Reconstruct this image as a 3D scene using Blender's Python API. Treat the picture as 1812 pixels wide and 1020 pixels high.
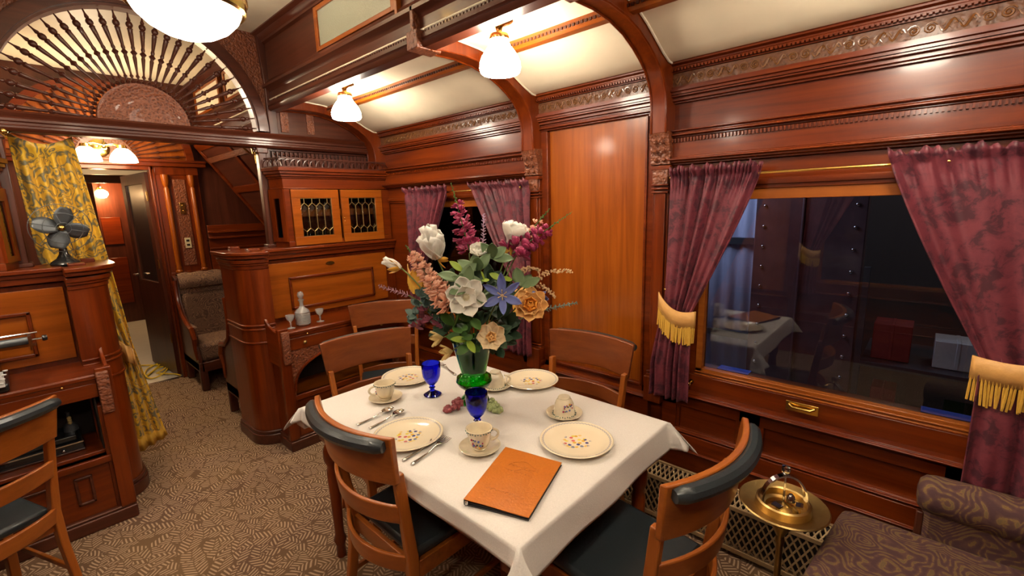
import bpy, bmesh, math, random
from math import sin, cos, pi, radians as R, sqrt, atan2
from mathutils import Vector, Matrix
random.seed(7)
SC = bpy.context.scene
COL = SC.collection
for o in list(bpy.data.objects):
    bpy.data.objects.remove(o)

# ------------------------------------------------------------------ camera
cam_d = bpy.data.cameras.new('camera'); cam = bpy.data.objects.new('camera', cam_d); COL.objects.link(cam)
SC.camera = cam
cam_d.sensor_width = 36; cam_d.lens = 803 / 1812 * 36; cam_d.clip_start = .02; cam_d.clip_end = 60
yw, pt, rl = R(47.2), R(10.4), R(-1.62)
F = Vector((sin(yw) * cos(pt), cos(yw) * cos(pt), -sin(pt)))
Rv = Vector((cos(yw), -sin(yw), 0)); U = Rv.cross(F)
R2 = Rv * cos(rl) + U * sin(rl); U2 = -Rv * sin(rl) + U * cos(rl)
m = Matrix((R2, U2, -F)).transposed().to_4x4(); m.translation = Vector((0, 0, 1.62))
cam.matrix_world = m

# ------------------------------------------------------------------ world, exposure, large lights
W = bpy.data.worlds.new('world'); SC.world = W; W.use_nodes = True
W.node_tree.nodes['Background'].inputs[0].default_value = (.5, .5, .6, 1)
W.node_tree.nodes['Background'].inputs[1].default_value = .015
SC.view_settings.view_transform = 'Standard'; SC.view_settings.look = 'None'
SC.view_settings.gamma = 1; SC.view_settings.use_curve_mapping = False
SC.view_settings.exposure = 0.88
SC.cycles.max_bounces = 10; SC.cycles.diffuse_bounces = 5; SC.cycles.glossy_bounces = 4
SC.cycles.transmission_bounces = 8; SC.cycles.transparent_max_bounces = 12
SC.cycles.caustics_reflective = False; SC.cycles.caustics_refractive = False
SC.cycles.sample_clamp_indirect = 4
LAMP_E = 42.0

def lamp(name, loc, energy, size=.1, color=(1, .8, .55), kind='POINT', rot=None, sy=None):
    d = bpy.data.lights.new(name, kind); d.energy = energy; d.color = color
    if kind == 'POINT': d.shadow_soft_size = size
    if kind == 'AREA':
        d.size = size
        if sy: d.shape = 'RECTANGLE'; d.size_y = sy
    o = bpy.data.objects.new(name, d); o.location = loc
    if rot: o.rotation_euler = rot
    COL.objects.link(o); return o
# added bluish fill light for what stands outside the windows, no fixture
lamp('outside_fill', (3.3, 1.6, 3.2), 5, 1.2, (.55, .68, 1), 'AREA', (0, 0, 0), .4)

# ------------------------------------------------------------------ materials
MATS = {}
def newmat(name):
    m = bpy.data.materials.new(name); m.use_nodes = True
    nt = m.node_tree; b = nt.nodes['Principled BSDF']
    return m, nt, b
def N(nt, t, **kw):
    n = nt.nodes.new(t)
    for k, v in kw.items():
        if k.startswith('i_'):
            key = k[2:]; key = int(key) if key.isdigit() else key.replace('_', ' ')
            n.inputs[key].default_value = v
        else: setattr(n, k, v)
    return n
def L(nt, a, b): nt.links.new(a, b)
def ramp(nt, stops, interp='LINEAR'):
    r = N(nt, 'ShaderNodeValToRGB'); e = r.color_ramp; e.interpolation = interp
    while len(e.elements) > len(stops): e.elements.remove(e.elements[-1])
    while len(e.elements) < len(stops): e.elements.new(.5)
    for el, (p, c) in zip(e.elements, stops):
        el.position = p; el.color = (*c, 1) if len(c) == 3 else c
    return r
def coords(nt, scale=(1, 1, 1), kind='Object'):
    tc = N(nt, 'ShaderNodeTexCoord'); mp = N(nt, 'ShaderNodeMapping')
    mp.inputs['Scale'].default_value = scale
    L(nt, tc.outputs[kind], mp.inputs[0]); return mp.outputs[0]
def plain(name, col, rough=.5, metal=0, coat=0, spec=.5, bump=0, bscale=60, trans=0, ior=1.45, sheen=0, alpha=None):
    m, nt, b = newmat(name)
    b.inputs['Base Color'].default_value = (*col, 1); b.inputs['Roughness'].default_value = rough
    b.inputs['Metallic'].default_value = metal; b.inputs['Coat Weight'].default_value = coat
    b.inputs['Specular IOR Level'].default_value = spec; b.inputs['IOR'].default_value = ior
    b.inputs['Transmission Weight'].default_value = trans; b.inputs['Sheen Weight'].default_value = sheen
    n = N(nt, 'ShaderNodeTexNoise', i_Scale=bscale, i_Detail=4); L(nt, coords(nt), n.inputs['Vector'])
    if not trans:
        mx = N(nt, 'ShaderNodeMixRGB', blend_type='MULTIPLY'); mx.inputs[0].default_value = .25
        mx.inputs[1].default_value = (*col, 1); L(nt, n.outputs[0], mx.inputs[2])
        g = N(nt, 'ShaderNodeGamma'); g.inputs[1].default_value = .94
        L(nt, mx.outputs[0], g.inputs[0]); L(nt, g.outputs[0], b.inputs['Base Color'])
    if bump:
        bp = N(nt, 'ShaderNodeBump', i_Strength=bump, i_Distance=.003); L(nt, n.outputs[0], bp.inputs['Height'])
        L(nt, bp.outputs[0], b.inputs['Normal'])
    return m
def wood(name, c1, c2, c3, axis, rough=.30, coat=.16, freq=26):
    m, nt, b = newmat(name)
    sc = [freq, freq, freq]; sc[axis] = 1.4
    co = coords(nt, tuple(sc))
    n1 = N(nt, 'ShaderNodeTexNoise', i_Scale=1.0, i_Detail=6, i_Roughness=.65, i_Distortion=.4); L(nt, co, n1.inputs['Vector'])
    sc2 = [2.2, 2.2, 2.2]; sc2[axis] = .7
    n2 = N(nt, 'ShaderNodeTexNoise', i_Scale=1.0, i_Detail=3); L(nt, coords(nt, tuple(sc2)), n2.inputs['Vector'])
    mx = N(nt, 'ShaderNodeMixRGB', blend_type='MIX'); mx.inputs[0].default_value = .35
    L(nt, n1.outputs[0], mx.inputs[1]); L(nt, n2.outputs[0], mx.inputs[2])
    r = ramp(nt, [(.34, c1), (.5, c2), (.66, c3)]); L(nt, mx.outputs[0], r.inputs[0])
    L(nt, r.outputs[0], b.inputs['Base Color'])
    b.inputs['Roughness'].default_value = rough; b.inputs['Coat Weight'].default_value = coat
    b.inputs['Coat Roughness'].default_value = .10; b.inputs['Specular IOR Level'].default_value = .30
    bp = N(nt, 'ShaderNodeBump', i_Strength=.02, i_Distance=.001); L(nt, n1.outputs[0], bp.inputs['Height']); L(nt, bp.outputs[0], b.inputs['Normal'])
    return m
UMB = ((.036, .008, .004), (.068, .016, .007), (.10, .026, .012))
RED = ((.062, .0075, .0008), (.120, .017, .0014), (.175, .030, .0025))
ORG = ((.165, .033, .002), (.25, .057, .004), (.32, .085, .007))
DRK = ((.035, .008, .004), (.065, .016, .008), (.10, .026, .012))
CHR = ((.20, .048, .006), (.28, .075, .010), (.36, .105, .016))
MID = ((.115, .026, .006), (.155, .037, .008), (.20, .053, .012))
for ax, s in ((0, 'x'), (1, 'y'), (2, 'z')):
    MATS['red_' + s] = wood('mahogany_red_' + s, *RED, ax)
    MATS['org_' + s] = wood('mahogany_bright_' + s, *ORG, ax)
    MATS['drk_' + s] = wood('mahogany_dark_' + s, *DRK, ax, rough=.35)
    MATS['umb_' + s] = wood('mahogany_umber_' + s, *UMB, ax, rough=.36, coat=.2)
    MATS['mid_' + s] = wood('chair_wood_reddish_' + s, *MID, ax, rough=.32)
    MATS['chr_' + s] = wood('chair_wood_' + s, *CHR, ax, rough=.32)
def carved(name, c1, c2, scale=90, strength=.9):
    m, nt, b = newmat(name)
    v = N(nt, 'ShaderNodeTexVoronoi', i_Scale=scale, feature='SMOOTH_F1'); L(nt, coords(nt), v.inputs['Vector'])
    n = N(nt, 'ShaderNodeTexNoise', i_Scale=scale * .6, i_Detail=3); L(nt, coords(nt), n.inputs['Vector'])
    mx = N(nt, 'ShaderNodeMath', operation='ADD'); L(nt, v.outputs['Distance'], mx.inputs[0]); L(nt, n.outputs[0], mx.inputs[1])
    r = ramp(nt, [(.5, c1), (1.1, c2)]); L(nt, mx.outputs[0], r.inputs[0]); L(nt, r.outputs[0], b.inputs['Base Color'])
    bp = N(nt, 'ShaderNodeBump', i_Strength=strength, i_Distance=.006); L(nt, mx.outputs[0], bp.inputs['Height']); L(nt, bp.outputs[0], b.inputs['Normal'])
    b.inputs['Roughness'].default_value = .5; b.inputs['Coat Weight'].default_value = .1
    return m
MATS['carved'] = carved('carved_mahogany', (.07, .016, .006), (.17, .045, .014))
MATS['frieze'] = carved('frieze_ground', (.060, .019, .005), (.115, .037, .010), 70, .5)
MATS['scroll'] = plain('scroll_relief', (.17, .064, .016), .35, coat=.3)
def fabric_damask():
    m, nt, b = newmat('burgundy_damask')
    co = coords(nt)
    w = N(nt, 'ShaderNodeTexNoise', i_Scale=9, i_Detail=3); L(nt, co, w.inputs['Vector'])
    va = N(nt, 'ShaderNodeMixRGB'); va.inputs[0].default_value = .12; L(nt, co, va.inputs[1]); L(nt, w.outputs['Color'], va.inputs[2])
    v = N(nt, 'ShaderNodeTexVoronoi', i_Scale=9, feature='DISTANCE_TO_EDGE'); L(nt, va.outputs[0], v.inputs['Vector'])
    n = N(nt, 'ShaderNodeTexNoise', i_Scale=26, i_Detail=4, i_Roughness=.7); L(nt, va.outputs[0], n.inputs['Vector'])
    ad = N(nt, 'ShaderNodeMath', operation='MULTIPLY_ADD', i_1=.55); L(nt, v.outputs[0], ad.inputs[0]); L(nt, n.outputs[0], ad.inputs[2])
    r = ramp(nt, [(.46, (.048, .006, .014)), (.56, (.115, .016, .028)), (.72, (.145, .022, .034))]); L(nt, ad.outputs[0], r.inputs[0])
    L(nt, r.outputs[0], b.inputs['Base Color']); b.inputs['Roughness'].default_value = .55; b.inputs['Sheen Weight'].default_value = .12
    b.inputs['Sheen Tint'].default_value = (1, .5, .6, 1)
    return m
MATS['damask'] = fabric_damask()
def fabric_gold():
    m, nt, b = newmat('gold_jacquard')
    co = coords(nt)
    w = N(nt, 'ShaderNodeTexNoise', i_Scale=7, i_Detail=2); L(nt, co, w.inputs['Vector'])
    va = N(nt, 'ShaderNodeMixRGB'); va.inputs[0].default_value = .15; L(nt, co, va.inputs[1]); L(nt, w.outputs['Color'], va.inputs[2])
    v = N(nt, 'ShaderNodeTexNoise', i_Scale=9, i_Detail=2.5, i_Distortion=1.6); L(nt, va.outputs[0], v.inputs['Vector'])
    s = N(nt, 'ShaderNodeMath', operation='MULTIPLY', i_1=30); L(nt, v.outputs[0], s.inputs[0])
    s2 = N(nt, 'ShaderNodeMath', operation='SINE'); L(nt, s.outputs[0], s2.inputs[0])
    r = ramp(nt, [(0, (.13, .12, .07)), (.14, (.24, .18, .06)), (.28, (.60, .33, .018)), (1, (.72, .44, .025))]); 
    s3 = N(nt, 'ShaderNodeMath', operation='MULTIPLY_ADD', i_1=.5, i_2=.5); L(nt, s2.outputs[0], s3.inputs[0]); L(nt, s3.outputs[0], r.inputs[0])
    L(nt, r.outputs[0], b.inputs['Base Color']); b.inputs['Roughness'].default_value = .45; b.inputs['Sheen Weight'].default_value = .2
    return m
MATS['gold_fabric'] = fabric_gold()
def fabric_paisley(name, cols, scale):
    m, nt, b = newmat(name)
    co = coords(nt)
    w = N(nt, 'ShaderNodeTexNoise', i_Scale=scale * .55, i_Detail=2); L(nt, co, w.inputs['Vector'])
    va = N(nt, 'ShaderNodeMixRGB'); va.inputs[0].default_value = .3; L(nt, co, va.inputs[1]); L(nt, w.outputs['Color'], va.inputs[2])
    v = N(nt, 'ShaderNodeTexVoronoi', i_Scale=scale, feature='F1'); L(nt, va.outputs[0], v.inputs['Vector'])
    s = N(nt, 'ShaderNodeMath', operation='MULTIPLY', i_1=64); L(nt, v.outputs['Distance'], s.inputs[0])
    s2 = N(nt, 'ShaderNodeMath', operation='SINE'); L(nt, s.outputs[0], s2.inputs[0])
    f = N(nt, 'ShaderNodeTexNoise', i_Scale=scale * 6, i_Detail=3); L(nt, co, f.inputs['Vector'])
    s3 = N(nt, 'ShaderNodeMath', operation='MULTIPLY_ADD', i_1=.22); L(nt, s2.outputs[0], s3.inputs[0]); L(nt, f.outputs[0], s3.inputs[2])
    r = ramp(nt, [(.30, cols[0]), (.60, cols[1]), (.68, cols[2]), (.76, cols[3])]); L(nt, s3.outputs[0], r.inputs[0])
    L(nt, r.outputs[0], b.inputs['Base Color']); b.inputs['Roughness'].default_value = .85
    bp = N(nt, 'ShaderNodeBump', i_Strength=.2, i_Distance=.003); L(nt, f.outputs[0], bp.inputs['Height']); L(nt, bp.outputs[0], b.inputs['Normal'])
    return m
MATS['paisley'] = fabric_paisley('paisley_upholstery', ((.060, .022, .026), (.090, .040, .032), (.17, .098, .028), (.12, .075, .03)), 7.5)
MATS['tapestry'] = fabric_paisley('bench_tapestry', ((.085, .042, .028), (.19, .10, .06), (.26, .15, .08), (.12, .065, .04)), 8)
def carpet():
    m, nt, b = newmat('fern_carpet')
    tc = N(nt, 'ShaderNodeTexCoord'); co = tc.outputs['Object']
    wn = N(nt, 'ShaderNodeTexNoise', i_Scale=5, i_Detail=1); L(nt, co, wn.inputs['Vector'])
    va = N(nt, 'ShaderNodeMixRGB'); va.inputs[0].default_value = .06; L(nt, co, va.inputs[1]); L(nt, wn.outputs['Color'], va.inputs[2])
    v = N(nt, 'ShaderNodeTexVoronoi', i_Scale=14, voronoi_dimensions='2D'); L(nt, va.outputs[0], v.inputs['Vector'])
    ve = N(nt, 'ShaderNodeTexVoronoi', i_Scale=14, voronoi_dimensions='2D', feature='DISTANCE_TO_EDGE'); L(nt, va.outputs[0], ve.inputs['Vector'])
    sp = N(nt, 'ShaderNodeSeparateColor'); L(nt, v.outputs['Color'], sp.inputs[0])
    an = N(nt, 'ShaderNodeMath', operation='MULTIPLY', i_1=2.6); L(nt, sp.outputs[0], an.inputs[0])
    # offset inside the cell, turned to the cell's own direction
    sub = N(nt, 'ShaderNodeVectorMath', operation='SUBTRACT'); L(nt, va.outputs[0], sub.inputs[0]); L(nt, v.outputs['Position'], sub.inputs[1])
    ro = N(nt, 'ShaderNodeVectorRotate', rotation_type='Z_AXIS'); L(nt, sub.outputs[0], ro.inputs['Vector']); L(nt, an.outputs[0], ro.inputs['Angle'])
    sx = N(nt, 'ShaderNodeSeparateXYZ'); L(nt, ro.outputs[0], sx.inputs[0])
    ax = N(nt, 'ShaderNodeMath', operation='ABSOLUTE'); L(nt, sx.outputs[1], ax.inputs[0])
    # barbs: stripes slanting away from the cell's spine
    ph = N(nt, 'ShaderNodeMath', operation='MULTIPLY_ADD', i_1=.8); L(nt, ax.outputs[0], ph.inputs[0]); L(nt, sx.outputs[0], ph.inputs[2])
    k = N(nt, 'ShaderNodeMath', operation='MULTIPLY', i_1=330); L(nt, ph.outputs[0], k.inputs[0])
    si = N(nt, 'ShaderNodeMath', operation='SINE'); L(nt, k.outputs[0], si.inputs[0])
    sr = ramp(nt, [(.54, (0, 0, 0)), (.70, (1, 1, 1))]); s01 = N(nt, 'ShaderNodeMath', operation='MULTIPLY_ADD', i_1=.5, i_2=.5); L(nt, si.outputs[0], s01.inputs[0]); L(nt, s01.outputs[0], sr.inputs[0])
    sm = ramp(nt, [(.0022, (0, 0, 0)), (.0036, (1, 1, 1)), (.038, (1, 1, 1)), (.043, (0, 0, 0))]); L(nt, ax.outputs[0], sm.inputs[0])
    er = ramp(nt, [(.02, (0, 0, 0)), (.05, (1, 1, 1))]); L(nt, ve.outputs[0], er.inputs[0])
    a = N(nt, 'ShaderNodeMath', operation='MULTIPLY'); L(nt, sr.outputs[0], a.inputs[0]); L(nt, sm.outputs[0], a.inputs[1])
    a2 = N(nt, 'ShaderNodeMath', operation='MULTIPLY'); L(nt, a.outputs[0], a2.inputs[0]); L(nt, er.outputs[0], a2.inputs[1])
    big = N(nt, 'ShaderNodeTexNoise', i_Scale=3, i_Detail=2); L(nt, co, big.inputs['Vector'])
    br = ramp(nt, [(.35, (.115, .064, .041)), (.65, (.145, .085, .043))]); L(nt, big.outputs[0], br.inputs[0])
    mx = N(nt, 'ShaderNodeMixRGB'); L(nt, a2.outputs[0], mx.inputs[0]); L(nt, br.outputs[0], mx.inputs[1]); mx.inputs[2].default_value = (.38, .26, .17, 1)
    L(nt, mx.outputs[0], b.inputs['Base Color']); b.inputs['Roughness'].default_value = .95; b.inputs['Specular IOR Level'].default_value = .1
    fn = N(nt, 'ShaderNodeTexNoise', i_Scale=500); L(nt, co, fn.inputs['Vector'])
    bp = N(nt, 'ShaderNodeBump', i_Strength=.35, i_Distance=.003); L(nt, fn.outputs[0], bp.inputs['Height']); L(nt, bp.outputs[0], b.inputs['Normal'])
    return m
MATS['carpet'] = carpet()
MATS['cream'] = plain('cream_paint', (.86, .75, .54), .5, bscale=5)
MATS['piping'] = plain('cream_piping', (.80, .70, .52), .4)
MATS['linen'] = plain('white_linen', (.78, .74, .69), .8, sheen=.1, bump=.15, bscale=260)
MATS['china'] = plain('cream_china', (.80, .70, .50), .12, coat=.6)
MATS['leather'] = plain('slate_leather', (.018, .024, .028), .32, coat=.15, bump=.15, bscale=180)
MATS['silver'] = plain('silver_plate', (.80, .76, .70), .14, 1)
MATS['brass'] = plain('polished_brass', (.78, .50, .13), .22, 1)
MATS['oldbrass'] = plain('aged_brass', (.50, .33, .12), .36, 1, bump=.1)
MATS['grille'] = plain('bronze_lattice', (.36, .24, .12), .5, .3)
MATS['black'] = plain('black_enamel', (.010, .011, .012), .25, coat=.5)
MATS['iron'] = plain('grey_iron', (.085, .095, .105), .4, .5)
MATS['chrome'] = plain('clear_chrome', (.75, .76, .78), .10, 1)
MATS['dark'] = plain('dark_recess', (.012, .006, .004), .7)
MATS['ivory'] = plain('ivory_plastic', (.62, .52, .33), .4)
MATS['white'] = plain('white_enamel', (.78, .78, .76), .3)
MATS['yellow'] = plain('yellow_rubber', (.80, .55, .02), .45)
MATS['bluetape'] = plain('blue_tape', (.01, .06, .45), .6)
MATS['lino'] = plain('grey_lino', (.42, .42, .40), .35, coat=.2, bscale=8)
MATS['tan'] = plain('tan_leather', (.50, .13, .006), .35, coat=.15, bump=.35, bscale=120)
MATS['tan_mark'] = plain('embossed_tan', (.36, .10, .012), .5)
MATS['page'] = plain('black_folder', (.015, .014, .014), .5)
MATS['fringe'] = plain('gold_fringe', (.72, .40, .045), .6, bump=.8, bscale=300)
MATS['tieband'] = plain('gold_tie_band', (.70, .36, .10), .45, bump=.6, bscale=45)
MATS['stem'] = plain('green_stem', (.10, .15, .035), .6)
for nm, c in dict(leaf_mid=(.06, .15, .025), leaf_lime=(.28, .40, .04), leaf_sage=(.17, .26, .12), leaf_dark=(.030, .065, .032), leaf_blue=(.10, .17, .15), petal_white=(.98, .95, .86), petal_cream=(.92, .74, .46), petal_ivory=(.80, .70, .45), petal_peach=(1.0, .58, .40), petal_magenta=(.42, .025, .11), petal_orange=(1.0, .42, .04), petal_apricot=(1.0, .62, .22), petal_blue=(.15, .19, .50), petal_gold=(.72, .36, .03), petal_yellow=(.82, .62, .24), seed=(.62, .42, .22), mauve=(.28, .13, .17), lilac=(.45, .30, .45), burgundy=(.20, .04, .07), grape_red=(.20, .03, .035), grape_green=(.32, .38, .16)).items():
    MATS[nm] = plain(nm, c, .5, bscale=40, sheen=.1 if 'petal' in nm else 0)
def petalize(k):
    # thin petals and leaves let some light through
    m = MATS[k]; nt = m.node_tree; b = nt.nodes['Principled BSDF']; out = nt.nodes['Material Output']
    tr = N(nt, 'ShaderNodeBsdfTranslucent'); src = b.inputs['Base Color'].links[0].from_socket; L(nt, src, tr.inputs[0])
    mx = N(nt, 'ShaderNodeMixShader'); mx.inputs[0].default_value = .25; L(nt, b.outputs[0], mx.inputs[1]); L(nt, tr.outputs[0], mx.inputs[2]); L(nt, mx.outputs[0], out.inputs[0])
for k in list(MATS):
    if k.startswith('petal') or k in ('leaf_lime', 'leaf_mid', 'leaf_sage'): petalize(k)
def glass(name, col, rough=0, ior=1.45):
    m, nt, b = newmat(name)
    b.inputs['Base Color'].default_value = (*col, 1); b.inputs['Roughness'].default_value = rough
    b.inputs['Transmission Weight'].default_value = 1; b.inputs['IOR'].default_value = ior
    n = N(nt, 'ShaderNodeTexNoise', i_Scale=3); L(nt, coords(nt), n.inputs['Vector'])
    bp = N(nt, 'ShaderNodeBump', i_Strength=.01); L(nt, n.outputs[0], bp.inputs['Height']); L(nt, bp.outputs[0], b.inputs['Normal'])
    return m
MATS['green_glass'] = glass('green_glass', (.015, .42, .04))
MATS['blue_glass'] = glass('cobalt_glass', (.012, .02, .75))
MATS['clear_glass'] = glass('cut_clear_glass', (.95, .95, .93), .06)
MATS['clear_glass'].node_tree.nodes['Principled BSDF'].inputs['Transmission Weight'].default_value = .72
def pane(name, tint=(.9, .92, .95), refl=1.0):
    m, nt, b = newmat(name); nt.nodes.remove(b)
    t = N(nt, 'ShaderNodeBsdfTransparent'); t.inputs[0].default_value = (*tint, 1)
    g = N(nt, 'ShaderNodeBsdfGlossy'); g.inputs['Roughness'].default_value = .0
    f = N(nt, 'ShaderNodeFresnel'); f.inputs[0].default_value = 1.5 * refl
    mx = N(nt, 'ShaderNodeMixShader'); L(nt, f.outputs[0], mx.inputs[0]); L(nt, t.outputs[0], mx.inputs[1]); L(nt, g.outputs[0], mx.inputs[2])
    L(nt, mx.outputs[0], nt.nodes['Material Output'].inputs[0]); return m
MATS['pane'] = pane('window_glass', (.85, .88, .95), 1.15)
MATS['leadpane'] = pane('leaded_glass', (.75, .78, .74), 1.1)
MATS['frosted'] = plain('frosted_glass', (.27, .28, .21), .35, coat=.4, bump=.6, bscale=220)
def emit(name, col, s):
    m, nt, b = newmat(name)
    b.inputs['Base Color'].default_value = (.9, .88, .82, 1); b.inputs['Roughness'].default_value = .2
    b.inputs['Emission Color'].default_value = (*col, 1); b.inputs['Emission Strength'].default_value = s
    return m
MATS['opal'] = emit('lit_opal_glass', (1, .87, .70), LAMP_E)
MATS['opal_big'] = emit('lit_opal_bowl', (1, .88, .73), 10)
MATS['opal_far'] = emit('lit_opal_far', (1, .72, .40), 16)
def plate_mat():
    # printed bird and flower spray in the well and a small blue rim line
    m, nt, b = newmat('printed_plate')
    tc = N(nt, 'ShaderNodeTexCoord'); ln = N(nt, 'ShaderNodeVectorMath', operation='LENGTH')
    sx = N(nt, 'ShaderNodeSeparateXYZ'); L(nt, tc.outputs['Object'], sx.inputs[0])
    cb = N(nt, 'ShaderNodeCombineXYZ'); L(nt, sx.outputs[0], cb.inputs[0]); L(nt, sx.outputs[1], cb.inputs[1]); L(nt, cb.outputs[0], ln.inputs[0])
    v = N(nt, 'ShaderNodeTexVoronoi', i_Scale=62, voronoi_dimensions='2D'); L(nt, tc.outputs['Object'], v.inputs['Vector'])
    sp = N(nt, 'ShaderNodeSeparateColor'); L(nt, v.outputs['Color'], sp.inputs[0])
    cr = ramp(nt, [(0, (.05, .07, .25)), (.22, (.55, .12, .12)), (.42, (.70, .42, .05)), (.6, (.16, .2, .32)), (.8, (.75, .60, .10))], 'CONSTANT'); L(nt, sp.outputs[0], cr.inputs[0])
    spot = ramp(nt, [(.36, (1, 1, 1)), (.48, (0, 0, 0))]); vm = N(nt, 'ShaderNodeMath', operation='MULTIPLY', i_1=1); L(nt, v.outputs['Distance'], vm.inputs[0]); L(nt, vm.outputs[0], spot.inputs[0])
    reg = ramp(nt, [(.042, (1, 1, 1)), (.056, (0, 0, 0))]); L(nt, ln.outputs[1], reg.inputs[0])
    keep = N(nt, 'ShaderNodeMath', operation='GREATER_THAN', i_1=.25); L(nt, sp.outputs[1], keep.inputs[0])
    a = N(nt, 'ShaderNodeMath', operation='MULTIPLY'); L(nt, spot.outputs[0], a.inputs[0]); L(nt, reg.outputs[0], a.inputs[1])
    a2 = N(nt, 'ShaderNodeMath', operation='MULTIPLY'); L(nt, a.outputs[0], a2.inputs[0]); L(nt, keep.outputs[0], a2.inputs[1])
    at = N(nt, 'ShaderNodeMath', operation='ARCTAN2'); L(nt, sx.outputs[1], at.inputs[0]); L(nt, sx.outputs[0], at.inputs[1])
    at2 = N(nt, 'ShaderNodeMath', operation='MULTIPLY', i_1=60); L(nt, at.outputs[0], at2.inputs[0]); s = N(nt, 'ShaderNodeMath', operation='SINE'); L(nt, at2.outputs[0], s.inputs[0])
    wr = N(nt, 'ShaderNodeMath', operation='MULTIPLY_ADD', i_1=.0012); L(nt, s.outputs[0], wr.inputs[0]); L(nt, ln.outputs[1], wr.inputs[2])
    rim = ramp(nt, [(.1195, (0, 0, 0)), (.1205, (.75, .75, .75)), (.1225, (.75, .75, .75)), (.1235, (0, 0, 0))]); L(nt, wr.outputs[0], rim.inputs[0])
    m1 = N(nt, 'ShaderNodeMixRGB'); m1.inputs[1].default_value = (.80, .71, .52, 1); L(nt, a2.outputs[0], m1.inputs[0]); L(nt, cr.outputs[0], m1.inputs[2])
    m2 = N(nt, 'ShaderNodeMixRGB'); L(nt, rim.outputs[0], m2.inputs[0]); L(nt, m1.outputs[0], m2.inputs[1]); m2.inputs[2].default_value = (.22, .24, .34, 1)
    L(nt, m2.outputs[0], b.inputs['Base Color']); b.inputs['Roughness'].default_value = .12; b.inputs['Coat Weight'].default_value = .5
    return m
MATS['plate'] = plate_mat()

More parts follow.
